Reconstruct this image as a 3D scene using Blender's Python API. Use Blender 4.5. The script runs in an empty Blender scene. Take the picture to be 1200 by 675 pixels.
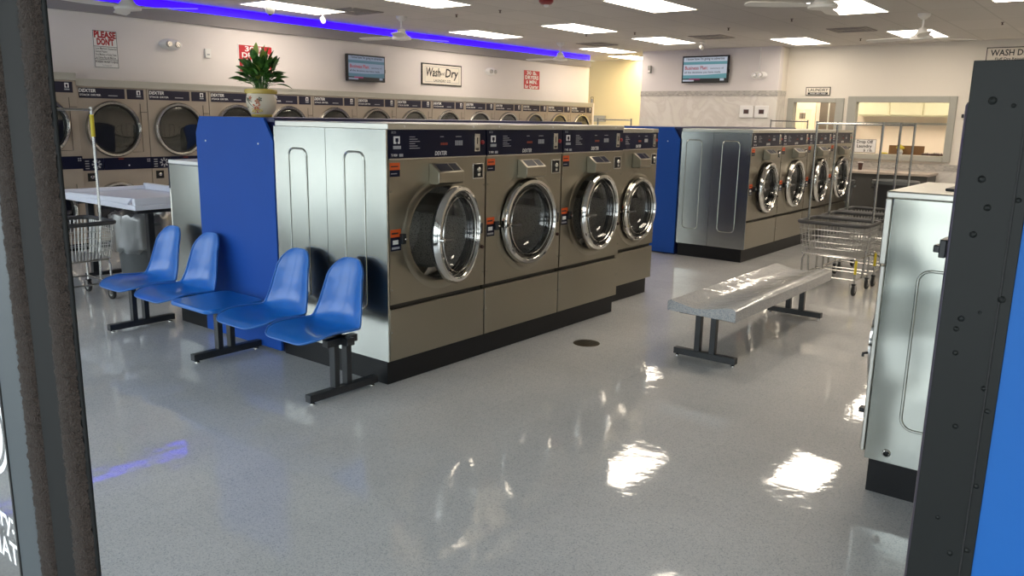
import bpy, math, random
from mathutils import Vector, Matrix
random.seed(7)
PI = math.pi
scene = bpy.context.scene
COL = scene.collection

# ------------------------------------------------------------------ materials
def new_mat(name):
    m = bpy.data.materials.new(name); m.use_nodes = True
    nt = m.node_tree
    return m, nt, nt.nodes, nt.links, nt.nodes['Principled BSDF']

def pbr(name, col, rough=.5, metal=0., spec=.5, noise=0., nscale=8., bump=0., bscale=30., coat=0., aniso=0.):
    m, nt, N, L, p = new_mat(name)
    p.inputs['Base Color'].default_value = (*col, 1)
    p.inputs['Roughness'].default_value = rough
    p.inputs['Metallic'].default_value = metal
    p.inputs['Specular IOR Level'].default_value = spec
    p.inputs['Coat Weight'].default_value = coat
    p.inputs['Anisotropic'].default_value = aniso
    tc = N.new('ShaderNodeTexCoord')
    nz = N.new('ShaderNodeTexNoise'); nz.inputs['Scale'].default_value = nscale; nz.inputs['Detail'].default_value = 4
    L.new(tc.outputs['Object'], nz.inputs['Vector'])
    if noise > 0:
        mx = N.new('ShaderNodeMix'); mx.data_type = 'RGBA'
        mx.inputs[6].default_value = (*[c * (1 - noise) for c in col], 1)
        mx.inputs[7].default_value = (*[min(1, c * (1 + noise)) for c in col], 1)
        L.new(nz.outputs['Fac'], mx.inputs[0]); L.new(mx.outputs[2], p.inputs['Base Color'])
    if bump > 0:
        n2 = N.new('ShaderNodeTexNoise'); n2.inputs['Scale'].default_value = bscale; n2.inputs['Detail'].default_value = 2
        L.new(tc.outputs['Object'], n2.inputs['Vector'])
        b = N.new('ShaderNodeBump'); b.inputs['Strength'].default_value = bump; b.inputs['Distance'].default_value = .02
        L.new(n2.outputs['Fac'], b.inputs['Height']); L.new(b.outputs['Normal'], p.inputs['Normal'])
    return m

def emit(name, col, strength):
    m, nt, N, L, p = new_mat(name)
    p.inputs['Base Color'].default_value = (*[c * .3 for c in col], 1)
    p.inputs['Emission Color'].default_value = (*col, 1)
    p.inputs['Emission Strength'].default_value = strength
    return m

def glass(name, tint, gloss=.06, rough=.02):
    m, nt, N, L, p = new_mat(name)
    N.remove(p)
    out = N['Material Output']
    tr = N.new('ShaderNodeBsdfTransparent'); tr.inputs['Color'].default_value = (*tint, 1)
    gl = N.new('ShaderNodeBsdfGlossy'); gl.inputs['Roughness'].default_value = rough
    lw = N.new('ShaderNodeLayerWeight'); lw.inputs['Blend'].default_value = .5
    fr = N.new('ShaderNodeMath'); fr.operation = 'POWER'; fr.inputs[1].default_value = 4.5; L.new(lw.outputs['Facing'], fr.inputs[0])
    ad = N.new('ShaderNodeMath'); ad.operation = 'ADD'; ad.inputs[1].default_value = gloss+.02; ad.use_clamp = True
    mx = N.new('ShaderNodeMixShader')
    L.new(fr.outputs[0], ad.inputs[0]); L.new(ad.outputs[0], mx.inputs[0])
    L.new(tr.outputs[0], mx.inputs[1]); L.new(gl.outputs[0], mx.inputs[2]); L.new(mx.outputs[0], out.inputs['Surface'])
    return m

def steel_mat(name, col, rough, stretch=(1, 1, 60), wave=.15, wscale=2.2, fine=.06):
    """brushed stainless: fine stretched grain plus a slow oil-canning wave"""
    m, nt, N, L, p = new_mat(name)
    p.inputs['Metallic'].default_value = 1; p.inputs['Base Color'].default_value = (*col, 1)
    tc = N.new('ShaderNodeTexCoord'); mp = N.new('ShaderNodeMapping'); mp.inputs['Scale'].default_value = stretch
    L.new(tc.outputs['Object'], mp.inputs['Vector'])
    g = N.new('ShaderNodeTexNoise'); g.inputs['Scale'].default_value = 6; g.inputs['Detail'].default_value = 3
    L.new(mp.outputs[0], g.inputs['Vector'])
    mr = N.new('ShaderNodeMapRange'); mr.inputs[3].default_value = rough - fine; mr.inputs[4].default_value = rough + fine
    L.new(g.outputs['Fac'], mr.inputs[0]); L.new(mr.outputs[0], p.inputs['Roughness'])
    w = N.new('ShaderNodeTexNoise'); w.inputs['Scale'].default_value = wscale; w.inputs['Detail'].default_value = 1
    L.new(tc.outputs['Object'], w.inputs['Vector'])
    b = N.new('ShaderNodeBump'); b.inputs['Strength'].default_value = wave; b.inputs['Distance'].default_value = .05
    L.new(w.outputs['Fac'], b.inputs['Height']); L.new(b.outputs['Normal'], p.inputs['Normal'])
    return m

def floor_mat():
    m, nt, N, L, p = new_mat('speckled_vinyl_tile')
    tc = N.new('ShaderNodeTexCoord')
    v = N.new('ShaderNodeTexVoronoi'); v.inputs['Scale'].default_value = 230
    L.new(tc.outputs['Object'], v.inputs['Vector'])
    cr = N.new('ShaderNodeValToRGB')
    e = cr.color_ramp.elements
    e[0].position = 0; e[0].color = (.42, .44, .46, 1)
    e[1].position = 1; e[1].color = (.71, .71, .70, 1)
    for pos, c in ((.10, (.55, .56, .57)), (.4, (.62, .625, .625)), (.75, (.66, .66, .65))):
        x = e.new(pos); x.color = (*c, 1)
    cr.color_ramp.interpolation = 'CONSTANT'
    sp = N.new('ShaderNodeSeparateColor'); L.new(v.outputs['Color'], sp.inputs[0]); L.new(sp.outputs[0], cr.inputs[0])
    n = N.new('ShaderNodeTexNoise'); n.inputs['Scale'].default_value = 1.3; n.inputs['Detail'].default_value = 5
    L.new(tc.outputs['Object'], n.inputs['Vector'])
    br = N.new('ShaderNodeTexBrick'); br.offset = 0
    br.inputs['Scale'].default_value = 1; br.inputs['Brick Width'].default_value = .305; br.inputs['Row Height'].default_value = .305
    br.inputs['Mortar Size'].default_value = .0012; br.inputs['Mortar Smooth'].default_value = .5
    br.inputs['Color1'].default_value = (1, 1, 1, 1); br.inputs['Color2'].default_value = (.96, .96, .96, 1)
    br.inputs['Mortar'].default_value = (.82, .82, .82, 1)
    L.new(tc.outputs['Object'], br.inputs['Vector'])
    m1 = N.new('ShaderNodeMix'); m1.data_type = 'RGBA'; m1.blend_type = 'MULTIPLY'; m1.inputs[0].default_value = 1
    L.new(cr.outputs[0], m1.inputs[6]); L.new(br.outputs['Color'], m1.inputs[7])
    mr = N.new('ShaderNodeMapRange'); mr.inputs[1].default_value = .3; mr.inputs[2].default_value = .7
    mr.inputs[3].default_value = .9; mr.inputs[4].default_value = 1.06
    L.new(n.outputs['Fac'], mr.inputs[0])
    hs = N.new('ShaderNodeHueSaturation'); L.new(m1.outputs[2], hs.inputs['Color']); L.new(mr.outputs[0], hs.inputs['Value'])
    L.new(hs.outputs[0], p.inputs['Base Color'])
    p.inputs['Roughness'].default_value = .5
    p.inputs['Specular IOR Level'].default_value = .2
    p.inputs['Coat Weight'].default_value = 1; p.inputs['Coat Roughness'].default_value = .045; p.inputs['Coat IOR'].default_value = 1.75
    # wax ripple
    n2 = N.new('ShaderNodeTexNoise'); n2.inputs['Scale'].default_value = 5; n2.inputs['Detail'].default_value = 4
    L.new(tc.outputs['Object'], n2.inputs['Vector'])
    b = N.new('ShaderNodeBump'); b.inputs['Strength'].default_value = .09; b.inputs['Distance'].default_value = .02
    L.new(n2.outputs['Fac'], b.inputs['Height'])
    b2 = N.new('ShaderNodeBump'); b2.inputs['Strength'].default_value = .25; b2.inputs['Distance'].default_value = .0012
    L.new(br.outputs['Fac'], b2.inputs['Height']); L.new(b.outputs[0], b2.inputs['Normal'])
    L.new(b2.outputs['Normal'], p.inputs['Coat Normal'])
    return m

def ceiling_mat():
    m, nt, N, L, p = new_mat('acoustic_tile')
    tc = N.new('ShaderNodeTexCoord')
    br = N.new('ShaderNodeTexBrick'); br.offset = 0
    br.inputs['Scale'].default_value = 1; br.inputs['Brick Width'].default_value = .61; br.inputs['Row Height'].default_value = 1.22
    br.inputs['Mortar Size'].default_value = .011; br.inputs['Mortar Smooth'].default_value = .2
    br.inputs['Color1'].default_value = (.62, .59, .56, 1); br.inputs['Color2'].default_value = (.58, .555, .525, 1)
    br.inputs['Mortar'].default_value = (.50, .48, .45, 1)
    L.new(tc.outputs['Object'], br.inputs['Vector'])
    n = N.new('ShaderNodeTexNoise'); n.inputs['Scale'].default_value = 60; n.inputs['Detail'].default_value = 3
    L.new(tc.outputs['Object'], n.inputs['Vector'])
    b = N.new('ShaderNodeBump'); b.inputs['Strength'].default_value = .3; b.inputs['Distance'].default_value = .004
    L.new(n.outputs['Fac'], b.inputs['Height']); L.new(b.outputs[0], p.inputs['Normal'])
    L.new(br.outputs['Color'], p.inputs['Base Color']); p.inputs['Roughness'].default_value = .95
    return m

def marble_mat():
    m, nt, N, L, p = new_mat('marble_wall_tile')
    tc = N.new('ShaderNodeTexCoord')
    n = N.new('ShaderNodeTexNoise'); n.inputs['Scale'].default_value = 2.2; n.inputs['Detail'].default_value = 8; n.inputs['Distortion'].default_value = 1.6
    L.new(tc.outputs['Object'], n.inputs['Vector'])
    cr = N.new('ShaderNodeValToRGB'); e = cr.color_ramp.elements
    e[0].position = .42; e[0].color = (.76, .73, .68, 1); e[1].position = .60; e[1].color = (.78, .75, .71, 1)
    x = e.new(.5); x.color = (.69, .65, .61, 1)
    L.new(n.outputs['Fac'], cr.inputs[0]); L.new(cr.outputs[0], p.inputs['Base Color'])
    p.inputs['Roughness'].default_value = .25
    return m

def mosaic_mat():
    m, nt, N, L, p = new_mat('mosaic_border_tile')
    tc = N.new('ShaderNodeTexCoord'); sx = N.new('ShaderNodeSeparateXYZ'); cx = N.new('ShaderNodeCombineXYZ')
    L.new(tc.outputs['Object'], sx.inputs[0])
    a = N.new('ShaderNodeMath'); a.operation = 'ADD'; L.new(sx.outputs[0], a.inputs[0]); L.new(sx.outputs[1], a.inputs[1])
    L.new(a.outputs[0], cx.inputs[0]); L.new(sx.outputs[2], cx.inputs[1])
    br = N.new('ShaderNodeTexBrick'); br.inputs['Scale'].default_value = 1
    br.inputs['Brick Width'].default_value = .05; br.inputs['Row Height'].default_value = .025; br.inputs['Mortar Size'].default_value = .003
    br.inputs['Color1'].default_value = (.34, .33, .31, 1); br.inputs['Color2'].default_value = (.56, .54, .50, 1); br.inputs['Mortar'].default_value = (.5, .47, .43, 1)
    L.new(cx.outputs[0], br.inputs['Vector']); L.new(br.outputs['Color'], p.inputs['Base Color'])
    p.inputs['Roughness'].default_value = .35
    return m

def granite_mat():
    m, nt, N, L, p = new_mat('speckled_bench_laminate')
    tc = N.new('ShaderNodeTexCoord')
    v = N.new('ShaderNodeTexVoronoi'); v.inputs['Scale'].default_value = 240
    L.new(tc.outputs['Object'], v.inputs['Vector'])
    sp = N.new('ShaderNodeSeparateColor'); L.new(v.outputs['Color'], sp.inputs[0])
    cr = N.new('ShaderNodeValToRGB'); cr.color_ramp.interpolation = 'CONSTANT'; e = cr.color_ramp.elements
    e[0].position = 0; e[0].color = (.27, .30, .33, 1); e[1].position = .3; e[1].color = (.40, .41, .42, 1)
    x = e.new(.7); x.color = (.47, .47, .47, 1)
    L.new(sp.outputs[0], cr.inputs[0]); L.new(cr.outputs[0], p.inputs['Base Color'])
    p.inputs['Roughness'].default_value = .4; p.inputs['Coat Weight'].default_value = 1; p.inputs['Coat Roughness'].default_value = .05
    n2 = N.new('ShaderNodeTexNoise'); n2.inputs['Scale'].default_value = 9; L.new(tc.outputs['Object'], n2.inputs['Vector'])
    b = N.new('ShaderNodeBump'); b.inputs['Strength'].default_value = .25; b.inputs['Distance'].default_value = .02
    L.new(n2.outputs['Fac'], b.inputs['Height']); L.new(b.outputs[0], p.inputs['Coat Normal'])
    return m

def drum_mat():
    m, nt, N, L, p = new_mat('perforated_drum')
    tc = N.new('ShaderNodeTexCoord'); v = N.new('ShaderNodeTexVoronoi'); v.inputs['Scale'].default_value = 120
    L.new(tc.outputs['Object'], v.inputs['Vector'])
    cr = N.new('ShaderNodeValToRGB'); e = cr.color_ramp.elements
    e[0].position = .25; e[0].color = (.02, .02, .02, 1); e[1].position = .35; e[1].color = (.55, .54, .50, 1)
    L.new(v.outputs['Distance'], cr.inputs[0]); L.new(cr.outputs[0], p.inputs['Base Color'])
    p.inputs['Metallic'].default_value = .5; p.inputs['Roughness'].default_value = .4
    return m

def leaf_mat():
    m, nt, N, L, p = new_mat('variegated_leaf')
    tc = N.new('ShaderNodeTexCoord'); n = N.new('ShaderNodeTexNoise'); n.inputs['Scale'].default_value = 28; n.inputs['Detail'].default_value = 3
    L.new(tc.outputs['Object'], n.inputs['Vector'])
    cr = N.new('ShaderNodeValToRGB'); e = cr.color_ramp.elements
    e[0].position = .42; e[0].color = (.03, .10, .02, 1); e[1].position = .62; e[1].color = (.11, .27, .05, 1)
    L.new(n.outputs['Fac'], cr.inputs[0]); L.new(cr.outputs[0], p.inputs['Base Color']); p.inputs['Roughness'].default_value = .35
    return m

M = {}
M['floor'] = floor_mat(); M['ceiling'] = ceiling_mat(); M['marble'] = marble_mat(); M['mosaic'] = mosaic_mat()
M['granite'] = granite_mat(); M['drum'] = drum_mat(); M['leaf'] = leaf_mat()
M['leaf_pale'] = pbr('pale_leaf', (.30, .38, .06), .4, noise=.4, nscale=30)
M['wall'] = pbr('painted_wall', (.80, .755, .745), .8, noise=.02, nscale=2, bump=.05, bscale=120)
M['wall_back'] = pbr('painted_wall_cream', (.80, .755, .68), .8, noise=.02, nscale=2)
M['wall_lilac'] = pbr('painted_wall_pale', (.74, .70, .70), .8, noise=.02, nscale=2)
M['wall_yellow'] = pbr('painted_wall_yellow', (.80, .70, .46), .8, noise=.03, nscale=2)
M['cab_cream'] = pbr('cream_cabinet', (.84, .80, .58), .6)
M['wall_peach'] = pbr('painted_wall_peach', (.86, .74, .63), .8, noise=.03, nscale=2)
M['soffit'] = pbr('grey_soffit', (.33, .31, .30), .8, noise=.03)  # flat grey, darker than the wall
M['trim_grey'] = pbr('grey_frame_paint', (.40, .40, .36), .5, noise=.05)
M['header'] = pbr('dryer_header_trim', (.44, .43, .39), .45, .3, noise=.05)
M['steel_front'] = steel_mat('stainless_front', (.335, .312, .258), .33, (1, 60, 1), .03)
M['steel_side'] = steel_mat('stainless_side', (.50, .515, .48), .2, (60, 1, 1), .10, 1.8, .02)
M['steel_wavy'] = steel_mat('stainless_side_wavy', (.43, .45, .41), .15, (60, 1, 1), .38, 2.6, .02)
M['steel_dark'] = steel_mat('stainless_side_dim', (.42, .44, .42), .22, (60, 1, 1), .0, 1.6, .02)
M['steel_lid'] = steel_mat('stainless_lid', (.62, .61, .56), .3, (1, 60, 1), .03)
M['dryer'] = pbr('champagne_enamel', (.37, .32, .27), .4, .35, noise=.03)
M['chrome'] = pbr('chrome', (.66, .65, .62), .08, 1., bump=.02, bscale=6)
M['chrome_soft'] = pbr('satin_chrome', (.55, .54, .51), .25, 1.)
M['chrome_tube'] = pbr('chromed_tube', (.50, .50, .48), .22, 1.)
M['wire'] = pbr('zinc_wire', (.48, .48, .47), .3, 1.)
M['black'] = pbr('black_base', (.007, .0075, .009), .45, spec=.3, noise=.15)
M['black_metal'] = pbr('black_enamel', (.014, .016, .02), .35, noise=.1)
M['rubber'] = pbr('black_rubber', (.012, .012, .012), .6)
M['bumper'] = pbr('grey_vinyl_bumper', (.045, .045, .047), .5)
M['navy'] = pbr('navy_panel', (.003, .005, .024), .35, spec=.2, noise=.1, nscale=3)
M['navy_dull'] = pbr('navy_strip', (.016, .015, .034), .5, spec=.3)
M['blue_lam'] = pbr('blue_laminate', (.014, .078, .38), .5, spec=.2, noise=.05, nscale=3)
M['blue_shaded'] = pbr('shaded_blue_ledge', (.016, .020, .085), .35)  # blue laminate darkened, shade on ledge and core put into its colour
M['blue_seat'] = pbr('blue_fibreglass', (.008, .14, .52), .3, noise=.15, nscale=14, coat=.3)
M['blue_edge'] = pbr('seat_edge', (.06, .19, .55), .35)
M['white'] = pbr('white_plastic', (.84, .83, .82), .4, noise=.02)
M['white_laminate'] = pbr('white_folding_top', (.78, .81, .92), .35, noise=.02)
M['fan_white'] = pbr('fan_white', (.80, .79, .76), .5)
M['white_ink'] = pbr('white_lettering', (.85, .85, .85), .5)
M['grey_ink'] = pbr('grey_lettering', (.35, .36, .40), .5)
M['black_ink'] = pbr('black_lettering', (.012, .012, .014), .5)
M['red_ink'] = pbr('red_lettering', (.42, .02, .025), .5)
M['red_sign'] = pbr('red_sign', (.50, .02, .03), .45, noise=.05)
M['cream_sign'] = pbr('cream_sign', (.78, .73, .64), .5)
M['orange'] = pbr('orange_sticker', (.75, .11, .015), .5)
M['red'] = pbr('red_plastic', (.30, .02, .025), .3)
M['yellow'] = pbr('yellow_plastic', (.70, .56, .03), .45)
M['brown'] = pbr('brown_board', (.22, .11, .04), .7, noise=.15)
M['tan_door'] = pbr('tan_door', (.86, .70, .50), .6, noise=.04)
M['dark_door'] = pbr('dark_door', (.12, .10, .08), .6, noise=.1)
M['pile'] = pbr('brown_pile', (.026, .016, .011), .95, noise=.6, nscale=220, bump=.8, bscale=260)
M['jamb'] = pbr('dark_bronze_frame', (.004, .0045, .0045), .7, spec=.2, noise=.2)
M['stile'] = pbr('grey_bronze_stile', (.035, .045, .052), .5, noise=.1)
M['panel_black'] = pbr('black_powder_coat', (.0045, .006, .0055), .5, spec=.35, noise=.2, nscale=5)
M['cab_blue'] = pbr('bright_blue_side', (.001, .115, .44), .6, noise=.04, nscale=3)
M['lilac_metal'] = pbr('lilac_metal_bezel', (.17, .155, .20), .3, .8, bump=.2, bscale=8)
M['bin'] = pbr('grey_bin_plastic', (.11, .12, .125), .5, noise=.1)
M['bin_dark'] = pbr('dark_bin_plastic', (.035, .036, .038), .5, noise=.1)
M['counter'] = pbr('dark_counter', (.075, .073, .067), .5, noise=.1)
M['counter_top'] = pbr('counter_top', (.50, .42, .36), .4, noise=.08)
M['pale_panel'] = pbr('pale_panel', (.36, .36, .34), .5, noise=.05)
M['vent'] = pbr('dusty_vent', (.40, .365, .33), .8, noise=.7, nscale=14)
M['pot'] = pbr('cream_ceramic', (.80, .70, .56), .25)
M['pot_rim'] = pbr('yellow_glaze', (.62, .45, .10), .25)
M['pot_red'] = pbr('painted_flower', (.50, .12, .04), .4)
M['pot_dark'] = pbr('painted_stem', (.08, .09, .05), .4)
M['soil'] = pbr('soil', (.04, .025, .015), .95, noise=.3)
M['drain'] = pbr('drain_cover', (.045, .035, .02), .5, .5, noise=.3, nscale=60)
M['asphalt'] = pbr('pavement', (.44, .43, .40), .9, noise=.2)
M['cup'] = pbr('dark_cup', (.06, .025, .02), .5)
M['drum_dim'] = pbr('dryer_tumbler', (.05, .055, .055), .4, .6, noise=.5, nscale=4)
M['gap'] = pbr('shadow_gap', (.05, .042, .033), .6)
M['bag'] = glass('clear_bin_bag', (.78, .80, .82), .30, .3)
M['door_glass'] = glass('tinted_door_glass', (.70, .70, .68), .08, .03)
M['dryer_glass'] = glass('smoked_dryer_glass', (.5, .53, .53), .12, .04)
M['clear'] = glass('window_glass', (.96, .97, .97), .0, .01)
M['lens'] = emit('troffer_lens', (1.0, .87, .71), 11.5)
M['lens_hall'] = emit('hall_lens', (1.0, .82, .52), 18.0)
M['lens_back_fill'] = emit('back_room_fill_lens', (1.0, .86, .66), 34.0)
M['led'] = emit('violet_led', (.018, .0, 1.0), 3.2)
M['scr_teal'] = emit('screen_teal', (.13, .36, .42), .5)
M['scr_pale'] = emit('screen_pale', (.55, .62, .74), .55)
M['scr_teal_dim'] = emit('dim_screen_teal', (.07, .17, .24), .5); M['scr_pale_dim'] = emit('dim_screen_pale', (.24, .30, .42), .5)  # left screen's oblique-view dimming put into its colours
M['scr_black'] = emit('screen_black', (.01, .01, .012), .5)
M['scr_mag'] = emit('screen_magenta', (.25, .02, .10), .6)
M['digits'] = emit('red_digits', (.30, .04, .02), .25)

# ------------------------------------------------------------------ mesh builder
class MB:
    def __init__(s): s.v = []; s.f = []; s.m = []; s.mats = []
    def mi(s, mat):
        if mat not in s.mats: s.mats.append(mat)
        return s.mats.index(mat)
    def add(s, vs, fs, mat):
        o = len(s.v); k = s.mi(mat)
        s.v += [tuple(v) for v in vs]
        for f in fs: s.f.append(tuple(i + o for i in f)); s.m.append(k)
    def box(s, x0, x1, y0, y1, z0, z1, mat):
        s.add([(x0,y0,z0),(x1,y0,z0),(x1,y1,z0),(x0,y1,z0),(x0,y0,z1),(x1,y0,z1),(x1,y1,z1),(x0,y1,z1)],
              [(3,2,1,0),(4,5,6,7),(0,1,5,4),(1,2,6,5),(2,3,7,6),(3,0,4,7)], mat)
    def prism(s, pts, axis, a, b, mat):
        """2-D outline extruded from a to b along axis; pts are the two other coords in xyz order"""
        def mk(p, t):
            q = list(p); q.insert('xyz'.index(axis), t); return tuple(q)
        n = len(pts); vs = [mk(p, a) for p in pts] + [mk(p, b) for p in pts]
        fs = [tuple(range(n))[::-1], tuple(range(n, 2*n))] + [(i, (i+1) % n, n+(i+1) % n, n+i) for i in range(n)]
        s.add(vs, fs, mat)
    def tube(s, path, r, mat, n=8, closed=False):
        P = [Vector(p) for p in path]; rings = []; N = len(P)
        up = None
        for i, p in enumerate(P):
            if closed: d = (P[(i+1) % N] - P[i-1]).normalized()
            else: d = (P[min(i+1, N-1)] - P[max(i-1, 0)]).normalized()
            if up is None:
                up = Vector((0,0,1)) if abs(d.z) < .9 else Vector((1,0,0))
            a = d.cross(up).normalized(); b = a.cross(d).normalized(); up = b
            rr = r[i] if isinstance(r, (list, tuple)) else r
            rings.append([p + a*rr*math.cos(2*PI*k/n) + b*rr*math.sin(2*PI*k/n) for k in range(n)])
        vs = [v for g in rings for v in g]; fs = []
        for i in range(N if closed else N-1):
            j = (i+1) % N
            for k in range(n): fs.append((i*n+k, i*n+(k+1) % n, j*n+(k+1) % n, j*n+k))
        if not closed: fs += [tuple(range(n))[::-1], tuple(range((N-1)*n, N*n))]
        s.add(vs, fs, mat)
    def lathe(s, prof, axis, c, mat, n=32, closed=False):
        """prof: (radius, along). axis 'x','y','z'; c centre"""
        vs = []; fs = []; m = len(prof)
        for i in range(n):
            t = 2*PI*i/n
            for r, h in prof:
                a, b = r*math.cos(t), r*math.sin(t)
                q = {'z': (a, b, h), 'x': (h, a, b), 'y': (b, h, a)}[axis]
                vs.append((c[0]+q[0], c[1]+q[1], c[2]+q[2]))
        for i in range(n):
            j = (i+1) % n
            for k in range(m if closed else m-1):
                k2 = (k+1) % m
                fs.append((i*m+k, j*m+k, j*m+k2, i*m+k2))
        s.add(vs, fs, mat)
    def grid(s, rows, mat, closed_u=False):
        nu = len(rows[0]); vs = [p for r in rows for p in r]; fs = []
        for j in range(len(rows)-1):
            for i in range(nu if closed_u else nu-1):
                i2 = (i+1) % nu
                fs.append((j*nu+i, j*nu+i2, (j+1)*nu+i2, (j+1)*nu+i))
        s.add(vs, fs, mat)
    def build(s, name, parent=None, smooth=True, bevel=0, label=None, loc=None):
        me = bpy.data.meshes.new(name); me.from_pydata(s.v, [], s.f)
        for m in s.mats: me.materials.append(m)
        for p, k in zip(me.polygons, s.m): p.material_index = k; p.use_smooth = smooth
        me.validate(); me.update()
        if smooth: me.set_sharp_from_angle(angle=math.radians(38))
        o = bpy.data.objects.new(name, me); COL.objects.link(o)
        if parent: o.parent = parent
        if loc: o.location = loc
        if bevel:
            b = o.modifiers.new('Bevel', 'BEVEL'); b.width = bevel; b.segments = 2; b.limit_method = 'ANGLE'
            b.harden_normals = False
        if label: o['label'] = label
        return o

_text = {}
def text_mesh(t, bold=0., align='CENTER'):
    k = (t, bold, align)
    if k in _text: return _text[k]
    c = bpy.data.curves.new('lettering', 'FONT'); c.body = t; c.size = 1; c.align_x = align; c.align_y = 'CENTER'
    c.offset = bold; c.resolution_u = 2; c.extrude = 0
    o = bpy.data.objects.new('lettering', c); COL.objects.link(o)
    dg = bpy.context.evaluated_depsgraph_get()
    me = bpy.data.meshes.new_from_object(o.evaluated_get(dg))
    r = ([tuple(v.co) for v in me.vertices], [tuple(p.vertices) for p in me.polygons])
    bpy.data.objects.remove(o); bpy.data.curves.remove(c); bpy.data.meshes.remove(me)
    _text[k] = r; return r

def text(mb, t, size, mat, pos, face='x', width=None, bold=.01, align='CENTER', lift=0.0012, shear=0.):
    """flat lettering added to a mesh builder. face: 'x' faces +x, '-y' faces -y"""
    vs, fs = text_mesh(t, bold, align)
    if not vs: return
    xs = [v[0] for v in vs]; ws = max(xs) - min(xs); sx = size if width is None else width / ws
    out = []
    for v in vs:
        a, b = v[0]*sx + shear*v[1]*size, v[1]*size
        if face == 'x': out.append((pos[0]+lift, pos[1]+a, pos[2]+b))
        elif face == '-y': out.append((pos[0]+a, pos[1]-lift, pos[2]+b))
    mb.add(out, fs, mat)

def thing(name, label, cat, loc=(0,0,0), rz=0, group=None, kind=None):
    o = bpy.data.objects.new(name, None); COL.objects.link(o)
    o.empty_display_size = .1; o.location = loc; o.rotation_euler = (0,0,rz)
    tag(o, label, cat, group, kind); return o
def tag(o, label=None, cat=None, group=None, kind=None):
    if label: o['label'] = label
    if cat: o['category'] = cat
    if group: o['group'] = group
    if kind: o['kind'] = kind
    return o
def struct(o, label=None):
    o['kind'] = 'structure'
    if label: o['label'] = label
    return o
def dup(o, parent=None):
    c = o.copy(); COL.objects.link(c)
    if parent: c.parent = parent
    for ch in list(o.children): dup(ch, c)
    return c
def kids(o, name): return [c for c in o.children if c.name.split('.')[0] == name]

def circ(cy, cz, r, n=40, ph=0): return [(cy+r*math.cos(2*PI*i/n+ph), cz+r*math.sin(2*PI*i/n+ph)) for i in range(n)]
def holed_panel(mb, x, y0, y1, z0, z1, cy, cz, r, mat, depth=.02):
    """front sheet with a round hole, folded back at its outer edges"""
    angs = sorted([2*PI*i/48 for i in range(48)] + [math.atan2(b-cz, a-cy) % (2*PI) for a in (y0, y1) for b in (z0, z1)])
    vs = []
    for t in angs:
        c, s = math.cos(t), math.sin(t); k = 1e9
        if c > 1e-9: k = min(k, (y1-cy)/c)
        if c < -1e-9: k = min(k, (y0-cy)/c)
        if s > 1e-9: k = min(k, (z1-cz)/s)
        if s < -1e-9: k = min(k, (z0-cz)/s)
        vs += [(x, cy+c*k, cz+s*k), (x, cy+c*r, cz+s*r), (x-depth, cy+c*k, cz+s*k)]
    n = len(angs); fs = []
    for i in range(n):
        j = (i+1) % n
        fs += [(i*3, j*3, j*3+1, i*3+1), (i*3, i*3+2, j*3+2, j*3)]
    mb.add(vs, fs, mat)

# ------------------------------------------------------------------ camera (focal length taken for 1200 x 675)
def camera():
    yaw, pitch, roll = 0.6672456, 0.20743659, 0.01878821
    cy, sy = math.cos(yaw), math.sin(yaw)
    w = Vector((-sy*math.cos(pitch), cy*math.cos(pitch), -math.sin(pitch)))
    r = Vector((cy, sy, 0)); u = r.cross(w)
    r2 = r*math.cos(roll) + u*math.sin(roll); u2 = -r*math.sin(roll) + u*math.cos(roll)
    cd = bpy.data.cameras.new('camera'); cd.sensor_width = 36; cd.lens = 945/1200*36; cd.clip_start = .05; cd.clip_end = 200
    co = bpy.data.objects.new('camera', cd); COL.objects.link(co)
    m = Matrix.Identity(4)
    for i in range(3): m[i][0] = r2[i]; m[i][1] = u2[i]; m[i][2] = -w[i]
    m[0][3], m[1][3], m[2][3] = 0, 0, 1.6
    co.matrix_world = m; scene.camera = co
camera()

CZ = 2.95      # ceiling height
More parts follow.
